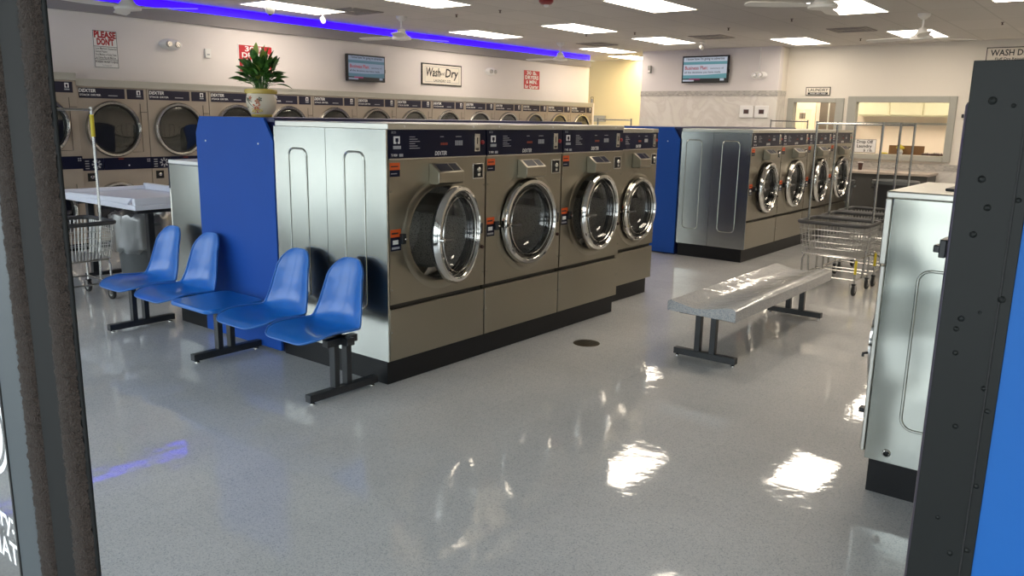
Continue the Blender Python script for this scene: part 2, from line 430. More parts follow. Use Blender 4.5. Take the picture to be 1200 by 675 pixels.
# ------------------------------------------------------------------ room shell
def shell():
    b = MB(); b.box(-11.8, 2.0, .6, 18.2, -.1, 0, M['floor']); struct(b.build('floor', smooth=False))
    b = MB(); b.box(-14, 4.0, -1.8, 18.2, CZ, CZ+.1, M['ceiling']); struct(b.build('ceiling', smooth=False))  # stretch beyond the shop front is an added overhang that shades the pavement

    b = MB(); b.box(-60, 60, -60, .6, -.12, -.02, M['asphalt']); struct(b.build('ground', smooth=False), 'grey pavement outside the shop front')
    # dryer wall: bulkhead above the dryers, back plane and end return
    b = MB(); b.box(-10.7, -9.9, .7, 15.12, 1.955, CZ, M['wall']); b.box(-10.7, -10.6, .7, 15.12, 0, 1.955, M['wall'])
    struct(b.build('wall_left', smooth=False))
    b = MB(); b.box(-10.6, -9.74, 15.02, 15.12, 0, 1.955, M['wall']); struct(b.build('wall_left_end', smooth=False))
    b = MB(); b.box(-9.9, -9.86, .7, 15.12, 2.70, 2.845, M['soffit']); b.box(-9.86, -9.85, .7, 15.12, 2.70, 2.712, M['soffit'])
    struct(b.build('trim_1', smooth=False), 'grey fascia board under the violet light strip')
    b = MB(); b.box(-9.9, -9.885, .7, 15.1, 2.847, 2.945, M['led'])
    tag(b.build('led_strip', smooth=False), 'violet glowing light strip along the top of the dryer wall', 'light strip')
    # hall behind
    b = MB(); b.box(-11.8, -7.4, 16.6, 16.7, 0, CZ, M['wall_yellow']); struct(b.build('wall_hall', smooth=False))
    b = MB(); b.box(-11.8, -11.7, 15.12, 16.6, 0, CZ, M['wall_yellow']); struct(b.build('wall_hall_end', smooth=False))
    # back wall, nearer half with tile wainscot
    b = MB()
    b.box(-8.37, -5.56, 14.7, 14.85, 2.18, CZ, M['wall_lilac']); b.box(-8.37, -5.56, 14.7, 14.85, 0, 2.085, M['marble'])
    b.box(-8.375, -5.555, 14.69, 14.85, 2.085, 2.18, M['mosaic'])
    b.box(-8.37, -8.27, 14.85, 16.6, 0, CZ, M['wall_yellow'])
    b.box(-5.71, -5.56, 14.85, 15.1, 2.18, CZ, M['wall_back']); b.box(-5.71, -5.56, 14.85, 15.1, 0, 2.085, M['marble']); b.box(-5.71, -5.553, 14.85, 15.1, 2.085, 2.18, M['mosaic'])
    struct(b.build('wall_back', smooth=False))
    # back wall, recessed half with door and window openings
    b = MB(); y0, y1 = 15.1, 15.22; w = M['wall_back']
    b.box(-8.27, -5.5, y0, y1, 0, CZ, w)
    b.box(-5.5, -4.497, y0, y1, 2.056, CZ, w)
    b.box(-4.497, -4.43, y0, y1, 0, CZ, w)
    b.box(-4.43, -2.71, y0, y1, 2.085, CZ, w)
    b.box(-4.43, -2.71, y0, y1, .975, 1.012, w)
    b.box(-2.71, 2.0, y0, y1, .975, CZ, w)
    b.box(-4.43, 2.0, y0, y1, 0, .865, M['marble']); b.box(-4.43, 2.0, y0-.008, y1, .865, .975, M['mosaic'])
    struct(b.build('wall_back_recess', smooth=False))
    b = MB(); f = M['trim_grey']
    b.box(-5.5, -5.384, y0-.03, y1+.02, 0, 2.056, f); b.box(-4.637, -4.497, y0-.03, y1+.02, 0, 2.056, f); b.box(-5.384, -4.637, y0-.03, y1+.02, 1.98, 2.056, f)
    struct(b.build('door_1', smooth=False, bevel=.006), 'grey door frame standing open onto the back room')
    wn = struct(thing('window_1', 'wide grey framed pass window onto the back room', None))
    b = MB()
    b.box(-4.43, -4.287, y0-.03, y1+.02, 1.012, 2.085, f); b.box(-2.822, -2.71, y0-.03, y1+.02, 1.012, 2.085, f)
    b.box(-4.287, -2.822, y0-.03, y1+.02, 1.985, 2.085, f); b.box(-4.287, -2.822, y0-.05, y1+.02, 1.012, 1.105, f)
    b.build('window_frame', wn, smooth=False, bevel=.006)
    b = MB(); b.box(-4.287, -2.822, 15.15, 15.156, 1.105, 1.985, M['clear']); b.build('pane', wn, smooth=False)
    # back room
    b = MB(); b.box(-8.2, 2, 18.1, 18.2, 0, CZ, M['wall_peach']); struct(b.build('wall_back_room', smooth=False))
    b = MB(); b.box(1.9, 2.0, .6, 18.2, 0, CZ, M['wall_back']); struct(b.build('wall_right', smooth=False))
    # shop front
    b = MB(); b.box(-10.7, 1.9, .62, .72, 2.72, CZ, M['wall']); b.box(-10.7, -9.9, .62, .72, 0, 2.72, M['wall'])
    b.box(-9.9, -2.62, .62, .72, 0, .12, M['stile']); b.box(.45, 1.9, .62, .72, 0, .12, M['stile'])
    struct(b.build('wall_front', smooth=False))
    xs = [-9.9, -8.2, -6.5, -4.8, -3.1, -2.62]
    k = 2
    for a, c in [(-9.9,-8.1), (-8.1,-6.3), (-6.3,-4.5), (-4.5,-2.62), (.45, 1.9)]:
        wn = struct(thing('window_%d' % k, 'dark framed glass bay of the shop front', None)); k += 1
        b = MB(); b.box(a, a+.05, .63, .71, .12, 2.72, M['jamb']); b.box(c-.05, c, .63, .71, .12, 2.72, M['jamb'])
        b.box(a+.05, c-.05, .63, .71, 2.67, 2.72, M['jamb']); b.box(a+.05, c-.05, .63, .71, .12, .17, M['jamb']); b.build('window_frame', wn, smooth=False)
        b = MB(); b.box(a+.05, c-.05, .668, .672, .17, 2.67, M['clear']); b.build('pane', wn, smooth=False)
shell()

# ------------------------------------------------------------------ washers
def make_washer(name, W, D, H, cz, r, gap, nav0, has_side=False, ang=0., door_mat=None):
    """front face at x=0, body towards -x, from y=0 to W. cz,r: door centre height and radius"""
    t = thing(name, '', 'washing machine')
    e = .006; z0 = .155; lid = H-.034; cy = W*.525
    side = M['steel_side']
    b = MB()   # open-fronted cabinet
    x1 = -.03
    b.add([(-D,e,z0),(x1,e,z0),(x1,W-e,z0),(-D,W-e,z0),(-D,e,lid),(x1,e,lid),(x1,W-e,lid),(-D,W-e,lid)],
          [(3,2,1,0),(4,5,6,7),(0,1,5,4),(2,3,7,6),(3,0,4,7)], side)
    b.box(x1-.004, x1, e, W-e, z0, gap+.03, M['gap'])
    b.build('cabinet', t, smooth=False)
    b = MB(); b.box(-D, .004, 0, W, lid, H, M['steel_lid'])
    for yy in (.15*W, .85*W): b.lathe([(0,.004),(.007,.003),(.008,0)], 'x', (.004, yy, H-.016), M['white'], 8)
    b.build('lid', t, bevel=.003)
    b = MB(); holed_panel(b, 0, e, W-e, gap+.03, nav0, cy, cz, r*.97, M['steel_front'], .03)
    # pressed ring round the opening
    b.lathe([(r*1.16, 0), (r*1.11, .004), (r*1.0, .008), (r*.965, .004), (r*.95, -.03)], 'x', (0, cy, cz), M['steel_front'], 48)
    for yy, zz in ((.02, gap+.12), (W-.02, gap+.12), (.02, cz+.28), (W-.02, cz+.28)):
        b.lathe([(0,.005),(.005,.004),(.006,0)], 'x', (0, yy, zz), M['chrome_soft'], 8)
    b.lathe([(0,.018),(.009,.016),(.012,.010),(.012,0)], 'x', (0, W-.035, cz-.13), M['cup'], 12)
    b.build('front_panel', t)
    b = MB(); b.box(-.028, 0, e, W-e, z0, gap, M['steel_front'])
    for yy in (.02, W-.02): b.lathe([(0,.005),(.005,.004),(.006,0)], 'x', (0, yy, gap-.14), M['chrome_soft'], 8)
    b.build('lower_panel', t, bevel=.003)
    # control fascia, tipped back a little
    c = MB(); c.prism([(-.03,nav0),(.006,nav0),(0,lid),(-.03,lid)], 'y', e, W-e, M['navy'])
    c.box(-.002, .008, e, W-e, nav0-.004, nav0+.004, M['chrome_soft'])
    fx = .0045; s = W/.865; zc = (nav0+lid)/2
    text(c, 'DEXTER', .034, M['white_ink'], (fx+.002, W*.5, nav0+.026), bold=.02, width=.105*s, shear=.15)
    c.box(fx-.002, fx+.0012, .045*s, .092*s, zc+.004, zc+.046, M['white_ink'])      # rounded mark
    c.box(fx, fx+.002, .057*s, .080*s, zc+.014, zc+.036, M['navy'])
    c.box(fx, fx+.0022, .064*s, .073*s, zc+.004, zc+.026, M['navy'])
    c.box(fx-.001, fx+.0014, .040*s, .100*s, zc-.026, zc-.008, M['grey_ink'])
    for i in range(6): c.box(fx-.001, fx+.001, .17*s, (.215+.02*(i*7 % 3))*s, zc+.040-.013*i, zc+.044-.013*i, M['grey_ink'])
    c.box(fx-.001, fx+.001, .43*s, .46*s, zc+.040, zc+.044, M['grey_ink']); c.box(fx-.001, fx+.001, .57*s, .62*s, zc+.040, zc+.044, M['grey_ink'])
    for i in range(4):
        c.box(fx-.001, fx+.0012, (.565+.018*i)*s, (.577+.018*i)*s, zc-.012, zc+.018, M['grey_ink'])
        c.box(fx-.001, fx+.0012, (.435+.016*i)*s, (.446+.016*i)*s, zc-.008, zc+.006, M['digits'])
    text(c, 'ECO', .018, M['grey_ink'], (fx-.001, .045*s, lid-.016))
    text(c, 'T-900', .02, M['white_ink'], (fx+.002, .045*s, nav0+.022)); c.box(fx, fx+.0025, .085*s, .115*s, nav0+.014, nav0+.03, M['grey_ink'])
    cp = c.build('control_panel', t, smooth=False)
    c = MB(); c.box(0, .012, .742*s, .792*s, zc-.052, zc+.058, M['chrome_soft']); c.box(.012, .0135, .764*s, .770*s, zc-.005, zc+.035, M['black'])
    c.box(.012, .0135, .752*s, .782*s, zc-.045, zc-.030, M['gap']); c.build('coin_slot', cp, bevel=.004)
    c = MB(); c.lathe([(0,.016),(.011,.015),(.014,.010),(.014,0)], 'x', (0, .822*s, zc+.004), M['red'], 16); c.build('button', cp)
    # soap dispenser: wedge with sloped labelled lid
    c = MB(); a0, a1 = .335*s, .560*s; zt = nav0-.032
    c.prism([(0,zt),(.02,zt),(.085,zt-.05),(.085,zt-.115),(.07,zt-.125),(0,zt-.125)], 'y', a0, a1, M['steel_front'])
    sp = c.build('soap_dispenser', t, bevel=.004)
    c = MB()
    for q0, q1 in ((a0+.02, a0+.130*s), (a0+.140*s, a1-.02)):
        c.add([(.028,q0,zt-.004),(.028,q1,zt-.004),(.078,q1,zt-.0425),(.078,q0,zt-.0425)], [(0,3,2,1)], M['navy'])
    c.build('lid_label', sp, smooth=False)
    # lock recess
    c = MB(); c.box(-.002, .003, .735*s, .845*s, nav0-.145, nav0-.045, M['chrome_soft']); c.box(0, .004, .742*s, .832*s, nav0-.137, nav0-.050, M['black'])
    c.lathe([(0,.016),(.014,.015),(.018,.008),(.018,0)], 'x', (.003, .785*s, nav0-.085), M['chrome'], 14)
    c.box(.003, .012, .775*s, .80*s, nav0-.127, nav0-.108, M['chrome_soft']); c.build('coin_box_lock', t, bevel=.002)
    # stickers
    c = MB(); c.box(0, .0021, .015, .015+.078*s, nav0-.0645, nav0-.0615, M['navy']); c.box(0, .002, .015, .015+.078*s, nav0-.062, nav0-.020, M['orange']); c.box(0, .002, .015, .015+.078*s, nav0-.100, nav0-.064, M['navy'])
    c.box(.002, .0025, .022, .08*s, nav0-.045, nav0-.038, M['black_ink']); c.box(.002, .0025, .022, .07*s, nav0-.085, nav0-.080, M['grey_ink'])
    c.build('warning_sticker', t, smooth=False, label='small orange and navy sticker under the control panel'); c = MB()
    c.box(0, .002, .015, .015+.080*s, cz+.013, cz+.058, M['orange']); c.box(0, .002, .015, .015+.080*s, cz-.068, cz+.013, M['navy'])
    c.box(.002, .0025, .03, .075*s, cz-.03, cz-.005, M['white_ink']); c.box(.002, .0025, .022, .085*s, cz-.058, cz-.045, M['grey_ink'])
    c.box(.002, .0025, .022, .075*s, cz+.03, cz+.040, M['black_ink']); c.build('warning_sticker', t, smooth=False, label='tall orange and navy sticker beside the door')
    # drum
    c = MB(); R = r*.945
    c.lathe([(R,-.03),(R,-.05)], 'x', (0,cy,cz), M['rubber'], 40)
    c.lathe([(R,-.05),(R*1.06,-.06),(R*1.06,-min(.5,D-.1)),(R*.5,-min(.52,D-.08)),(0,-min(.52,D-.08))], 'x', (0,cy,cz), M['drum'], 40)
    for q in range(3):
        a = 2*PI*q/3+.5; v = (math.cos(a), math.sin(a)); u = (-v[1], v[0]); pts = []
        for k, (h, wd) in enumerate(((1.05,.10),(.80,.03),(.80,-.03),(1.05,-.10))): pts.append((cy+v[0]*R*h+u[0]*wd, cz+v[1]*R*h+u[1]*wd))
        c.prism(pts, 'x', -.09, -min(.48,D-.12), M['chrome_soft'])
    c.build('drum', t)
    # hinge and latch
    hy = cy+r*.975
    c = MB(); c.box(0, .030, cy+r*1.07, cy+r*1.17, cz-.035, cz+.035, M['black_metal']); c.box(.002,.035, cy+r*1.02, cy+r*1.08, cz-.02, cz+.02, M['black_metal']); c.build('hinge', t, bevel=.003)
    c = MB(); c.box(0, .028, cy-r*1.22, cy-r*1.12, cz-.03, cz+.03, M['black_metal']); c.tube([(.02,cy-r*1.17,cz),(.045,cy-r*1.17,cz)], .007, M['chrome'], 8); c.build('latch', t, bevel=.003)
    # door, origin at its hinge so that it can stand ajar
    c = MB(); ox, oy = .03, -r*.975
    prof = [(r*.87,.022),(r*.875,.034),(r*.888,.038),(r*.895,.038),(r*.905,.044),(r*.965,.042),(r*1.0,.026),(r*1.0,.004),(r*.96,-.004),(r*.87,-.004)]
    c.lathe(prof, 'x', (0, oy, 0), M['chrome'], 56, closed=True)
    d = c.build('door', t, loc=(.014, hy, cz), label='round chrome ringed door with a glass bowl'); d.rotation_euler = (0,0,math.radians(ang))
    c = MB(); c.lathe([(r*.875,.030),(r*.82,.028),(r*.76,-.04),(r*.58,-.085),(r*.3,-.10),(.0001,-.104)], 'x', (0,oy,0), M['door_glass'], 48); c.build('glass', d)
    c = MB(); c.lathe([(r*.86,-.004),(r*.85,-.03),(r*.80,-.034),(r*.78,-.01)], 'x', (0,oy,0), M['rubber'], 40, closed=True)
    c.lathe([(r*.775,.030),(r*.765,.036),(r*.755,.030),(r*.765,.024)], 'x', (0,oy,0), M['chrome_soft'], 40, closed=True); c.build('gasket', d)
    c = MB(); c.tube([(.04,oy-r*.93,0),(.062,oy-r*.93,0)], .012, M['chrome'], 10); c.tube([(.058,oy-r*.93,0),(.064,oy-r*.76,-.004),(.056,oy-r*.52,-.006)], .011, M['black_metal'], 8)
    c.tube([(.058,oy-r*.93,0),(.068,oy-r*.93,0)], .014, M['chrome'], 10); c.build('handle', d)
    return t

def side_sheets(t, x0, x1, split, chans, z0, z1, mat, y=0.004, zc0=.45, zc1=1.39):
    """the exposed end of a row: thin steel sheets facing -y with pressed channels"""
    for a, c_ in ((x0, split-.002), (split+.002, x1)):
        b = MB(); b.box(a, c_, y-.012, y, z0, z1, mat)
        for q0, q1 in chans:
            if a < (q0+q1)/2 < c_:
                rr = .05; pts = []
                for cx, cz_, s0 in ((q1-rr, zc1-rr, 0), (q0+rr, zc1-rr, 90), (q0+rr, zc0+rr, 180), (q1-rr, zc0+rr, 270)):
                    for k in range(6): an = math.radians(s0+18*k); pts.append((cx+rr*math.cos(an), y-.0125, cz_+rr*math.sin(an)))
                b.tube(pts, .0065, mat, 8, closed=True)
        b.build('side_panel', t, label='bare stainless end sheet with a pressed channel')

ISL1X, ISL2X = -3.44, -3.62
w1 = make_washer('front_load_washer', .865, 1.05, 1.558, .892, .302, .472, 1.357)
def place_washer(src, x, y, label, group, ang, first=False):
    o = src if first else dup(src)
    o.location = (x, y, 0); o['label'] = label; o['group'] = group
    kids(o, 'door')[0].rotation_euler = (0, 0, math.radians(ang)); return o
G1 = 'large stainless washers in the near row'; G2 = 'stainless washers in the far row'
others = [place_washer(w1, ISL1X, 3.2+.865*k, l, G1, a) for k, l, a in (
    (1, 'stainless front loading washer second in the near row, its round door shut', 0),
    (2, 'stainless front loading washer third in the near row, its door left slightly ajar', 6))]
place_washer(w1, ISL1X, 3.2, 'nearest stainless front loading washer, its chrome door swung open beside the blue seats', G1, 16.5, True)
side_sheets(w1, -1.05, 0, -.535, ((-.90,-.72), (-.365,-.185)), .155, 1.524, M['steel_side'], 0.0)
w4 = make_washer('front_load_washer', .73, .87, 1.530, .822, .283, .452, 1.352)
place_washer(w4, ISL2X, 5.985, 'smaller stainless washer set back at the far end of the near row', G1, 1, True)
w5 = make_washer('front_load_washer', .94, .87, 1.520, .850, .300, .462, 1.330)
FAR = ('stainless washer at the near end of the far row, beside the dark blue end panel',
       'second stainless washer from the blue end panel in the far row',
       'third washer from the blue end panel in the far row, behind the cart poles',
       'last stainless washer of the far row, closest to the back window and grey bins')
for k in (1, 2, 3): place_washer(w5, ISL2X, 8.92+.945*k, FAR[k], G2, (0, 0, 3, 0)[k])
place_washer(w5, ISL2X, 8.92, FAR[0], G2, 3, True)
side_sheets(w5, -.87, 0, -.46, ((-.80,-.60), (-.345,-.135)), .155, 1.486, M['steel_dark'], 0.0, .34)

def plinth(name, label, boxes):
    b = MB()
    for q in boxes: b.box(*q, M['black'])
    tag(b.build(name, smooth=False, bevel=.003), label, 'plinth')
plinth('machine_plinth', 'low black plinth under the near row of washers', [(-4.49,-3.476,3.21,5.79,0,.152), (-4.49,-3.665,5.79,6.70,0,.152)])
plinth('machine_plinth', 'low black plinth under the far row of washers', [(-4.47,-3.655,8.93,12.68,0,.152)])

def bulkhead(y0, y1, label, xl, xr, zt):
    t = thing('bulkhead', label, 'partition', ((xl+xr)/2, y0, 0))
    ox = (xl+xr)/2; h = (xr-xl)/2
    b = MB(); b.box(-h+.06, h-.012, .03, y1-y0, 0, zt-.03, M['blue_shaded']); b.build('core', t, smooth=False)
    b = MB(); b.box(-h+.02, h+.002, .0, y1-y0+.02, zt-.03, zt, M['blue_shaded']); b.build('ledge', t, smooth=False, bevel=.004)
    b = MB(); b.prism([(-h,.02),(h,.02),(h,zt-.145),(h-.095,zt-.002),(-h+.055,zt-.002),(-h,zt-.115)], 'y', -.018, .0, M['blue_lam'])
    for px, pz in ((-h+.12,zt-.17),(h-.16,zt-.17)): b.lathe([(0,-.004),(.006,-.003),(.007,0)], 'y', (px,-.018,pz), M['white'], 8)
    b.build('end_panel', t, smooth=False, label='bright blue end panel with clipped top corners')
bulkhead(3.2, 6.75, 'blue laminate bulkhead behind the near row of washers, plant on its ledge', -5.40, -4.495, 1.576)
bulkhead(8.9, 12.75, 'dark blue bulkhead behind the far row of washers', -5.40, -4.495, 1.535)

# small washers behind the near bulkhead, facing the dryers
def make_small_washer(name, W, D, H):
    t = thing(name, '', 'washing machine')
    b = MB(); b.box(-D, 0, 0, W, .14, H-.028, M['steel_dark']); b.build('cabinet', t, bevel=.006)
    b = MB(); b.box(-D, .006, -.004, W, H-.028, H, M['white']); b.build('lid', t, bevel=.004, label='pale lid with a thin front lip')
    b = MB(); b.box(-D, -.03, .03, W-.01, 0, .14, M['black']); b.build('plinth', t, smooth=False)
    b = MB(); b.box(-.002, .012, .0, W, .16, H-.22, M['steel_lid']); b.build('front_panel', t, bevel=.004)
    b = MB(); b.box(-.002, .014, .0, W, H-.215, H-.03, M['navy']); text(b, 'DEXTER', .03, M['white_ink'], (.014, W/2, H-.16), bold=.02, width=.1); b.build('control_panel', t, smooth=False)
    cy, cz, r = W*.5, .62, .22
    b = MB(); b.lathe([(r*.78,.02),(r*.8,.05),(r*.97,.05),(r,.03),(r,.0)], 'x', (.012,cy,cz), M['chrome'], 40)
    b.lathe([(r*.79,.04),(r*.5,.07),(.0001,.078)], 'x', (.012,cy,cz), M['door_glass'], 32); b.build('door', t)
    return t
sw = make_small_washer('small_washer', .70, .44, 1.248)
sw.location = (-5.853+.0, 3.91, 0); sw.rotation_euler = (0,0,PI)
sw['label'] = 'low stainless washer with a pale lid beside the blue end panel'; sw['group'] = 'low washers facing the dryers'
# local x=0 is the front (-x side of world)

# ------------------------------------------------------------------ right hand washer
def right_washer():
    X, Y0, Y1, H = -.852, 3.60, 4.33, 1.335
    t = thing('end_washer', 'pale steel washer at the right beside the black cabinet, seen from its side', 'washing machine', (X, Y0, 0))
    W = Y1-Y0; D = .75
    b = MB(); b.box(.016, D, 0, W, .16, H-.03, M['steel_wavy'])
    rr = .05; pts = []; q0, q1, a0, a1 = .145, .50, .33, 1.02
    for cx, cz_, s0 in ((q1-rr, a1-rr, 0), (q0+rr, a1-rr, 90), (q0+rr, a0+rr, 180), (q1-rr, a0+rr, 270)):
        for k in range(6): an = math.radians(s0+18*k); pts.append((cx+rr*math.cos(an), 0, cz_+rr*math.sin(an)))
    b.tube(pts, .007, M['steel_wavy'], 8, closed=True)
    b.lathe([(.012,-.008),(.016,-.006),(.018,0)], 'y', (.105,0,.205), M['chrome'], 14); b.lathe([(0,-.009),(.009,-.009),(.009,-.002)], 'y', (.105,0,.205), M['black'], 14)
    b.build('cabinet', t, bevel=.006)
    b = MB(); b.box(-.012, D, -.006, W, H-.03, H, M['steel_lid']); b.build('lid', t, bevel=.006)
    b = MB(); b.box(-.006, .014, 0, W, .19, 1.02, M['steel_lid']); b.box(-.014, .014, 0, W, 1.026, H-.032, M['steel_lid']); b.build('front_panel', t, bevel=.005)
    b = MB(); b.lathe([(.18,-.03),(.19,-.055),(.235,-.05),(.24,-.02),(.24,0)], 'x', (-.006, W*.5+.03, .62), M['chrome'], 40)
    b.lathe([(.185,-.04),(.1,-.065),(.0001,-.07)], 'x', (-.006, W*.5+.03, .62), M['door_glass'], 32); d = b.build('door', t)
    b = MB(); b.tube([(-.05,.13,.60),(-.062,.11,.60),(-.062,.11,.585)], .006, M['black_metal'], 8); b.build('handle', d)
    b = MB(); b.box(-.03, 0, .01, .05, .36, .38, M['black_metal']); b.build('latch', t)
    b = MB(); b.box(.03, D, .03, W, 0, .16, M['black']); b.build('plinth', t, smooth=False)
    b = MB(); b.box(.17, .50, .18, .40, H, H+.012, M['black_metal']); b.box(.20, .50, .21, .37, H+.012, H+.02, M['counter']); b.build('soap_tray', t, bevel=.004, label='dark flat tray cover on the top')
right_washer()

# ------------------------------------------------------------------ black riveted cabinet at the right of the doorway
def side_cabinet():
    t = thing('change_machine', 'tall black bolted steel cabinet with a bright blue side, right edge of the doorway', 'vending machine', (-.338, 2.0, 0))
    b = MB(); b.box(0, .133, 0, .03, 0, 1.738, M['panel_black']); b.box(.03, .75, .03, .62, 0, 1.715, M['panel_black'])
    b.box(.108, .1125, -.003, .0, .02, 1.72, M['rubber'])
    b.build('cabinet', t, smooth=False, bevel=.004)
    for x, z, r in ((.045,1.655,.0085),(.085,1.645,.005),(.045,1.49,.008),(.063,1.43,.0075),(.043,1.37,.0075),(.042,1.18,.007),(.035,1.155,.006),(.077,1.20,.004),(.114,1.235,.008),(.040,1.10,.006),(.105,1.03,.006),(.118,.98,.006),(.06,.93,.006),(.118,.80,.006),(.118,.64,.006),(.085,.62,.006),(.05,.7,.005),(.118,1.45,.006),(.118,.5,.006)):
        b = MB(); b.lathe([(0,-r*.7),(r*.6,-r*.6),(r,-r*.2),(r,0)], 'y', (x, 0, z), M['panel_black'], 12); b.build('bolt', t)
    b = MB(); b.box(.133, .75, .004, .03, 0, 1.738, M['cab_blue']); b.build('side_panel', t, smooth=False, label='bright blue side sheet')
    b = MB(); b.prism([(-.072,.38),(-.072,.54),(.03,.54),(.03,.38)], 'z', .30, 1.665, M['lilac_metal']); b.build('front_bezel', t, bevel=.012, label='lilac grey metal front edge')
    b = MB(); b.box(-.112, -.09, .43, .47, 1.262, 1.282, M['black_metal']); b.box(-.096, -.078, .42, .50, 1.25, 1.30, M['black_metal']); b.build('latch', t, bevel=.003)
side_cabinet()

# ------------------------------------------------------------------ sliding door leaf and jamb at the left
def pile_strip(parent, x0, x1, y, z0, z1):
    b = MB(); rnd = random.Random(int(x0*1000)); nz = 420; nx = 7; rows = []
    for j in range(nz+1):
        z = z0+(z1-z0)*j/nz; w0 = .0022*rnd.uniform(-1,1); row = []
        for i in range(nx):
            u = i/(nx-1); bul = math.sin(PI*u)
            row.append((x0+(x1-x0)*u + (.0035*rnd.uniform(-1,1)+w0), y-.016*bul**.5+.002*rnd.uniform(-1,1), z+.001*rnd.uniform(-1,1)))
        rows.append(row)
    b.grid(rows, M['pile'])
    for k in range(9000):       # bristles
        z = rnd.uniform(z0, z1); u = rnd.random(); x = x0+(x1-x0)*u; dx = (u-.5)*.010+rnd.uniform(-.004,.004); yy = y-.015*math.sin(PI*u)**.5
        b.add([(x-.0006,yy,z),(x+.0006,yy,z+.0004),(x+dx,yy-.005*rnd.random(),z+rnd.uniform(-.005,.005))], [(0,1,2)], M['pile'])
    b.build('pile_strip', parent, label='fuzzy brown pile weatherstrip')
def entrance():
    t = struct(thing('door_2', 'dark sliding door frame with brown pile strips at the left of the view', None))
    b = MB(); b.box(-1.64, -1.446, .600, .606, 0, 2.72, M['jamb']); b.box(-1.64, -1.60, .606, .66, 0, 2.72, M['jamb']); b.build('frame', t, smooth=False, bevel=.003)
    pile_strip(t, -1.532, -1.455, .60, .2, 2.3)
    b = MB(); b.box(-1.83, -1.715, .60, .64, 0, 2.72, M['stile']); b.box(-2.62, -1.83, .60, .64, 0, .2, M['stile']); b.box(-1.715, -1.64, .61, .66, 0, 2.72, M['jamb'])
    b.box(-2.62, -2.55, .60, .64, .2, 2.72, M['stile']); b.build('stile', t, smooth=False, bevel=.003)
    pile_strip(t, -1.722, -1.638, .607, .2, 2.3)
    b = MB(); b.box(-2.55, -1.83, .618, .624, .2, 2.72, M['clear']); b.box(-1.837,-1.83,.598,.618,.2,2.72,M['rubber']); b.build('pane', t, smooth=False)
    b = MB()
    text(b, 'LAUNDROMAT', .075, M['white_ink'], (-1.89, .617, .605), '-y', bold=.02, align='RIGHT')
    text(b, 'Laundry:', .075, M['white_ink'], (-1.895, .617, .685), '-y', bold=.02, align='RIGHT')
    for R0 in (.115, .088):
        n = 48; vs = []; fs = []
        for i in range(n):
            a = 2*PI*i/n; vs += [(-1.99+R0*math.cos(a), .6165, .90+R0*math.sin(a)), (-1.99+(R0-.014)*math.cos(a), .6165, .90+(R0-.014)*math.sin(a))]
        for i in range(n): j = (i+1) % n; fs.append((2*i, 2*j, 2*j+1, 2*i+1))
        b.add(vs, fs, M['white_ink'])
    b.build('decal', t, smooth=False, label='white vinyl lettering and ring on the glass')
    b = MB(); b.box(.35, .45, .60, .70, 0, 2.72, M['jamb']); struct(b.build('trim_2', smooth=False), 'dark door jamb right of the entrance')
    b = MB(); b.box(-2.62, .45, .60, .70, 2.66, 2.72, M['jamb']); struct(b.build('trim_3', smooth=False), 'dark door head over the entrance')
entrance()

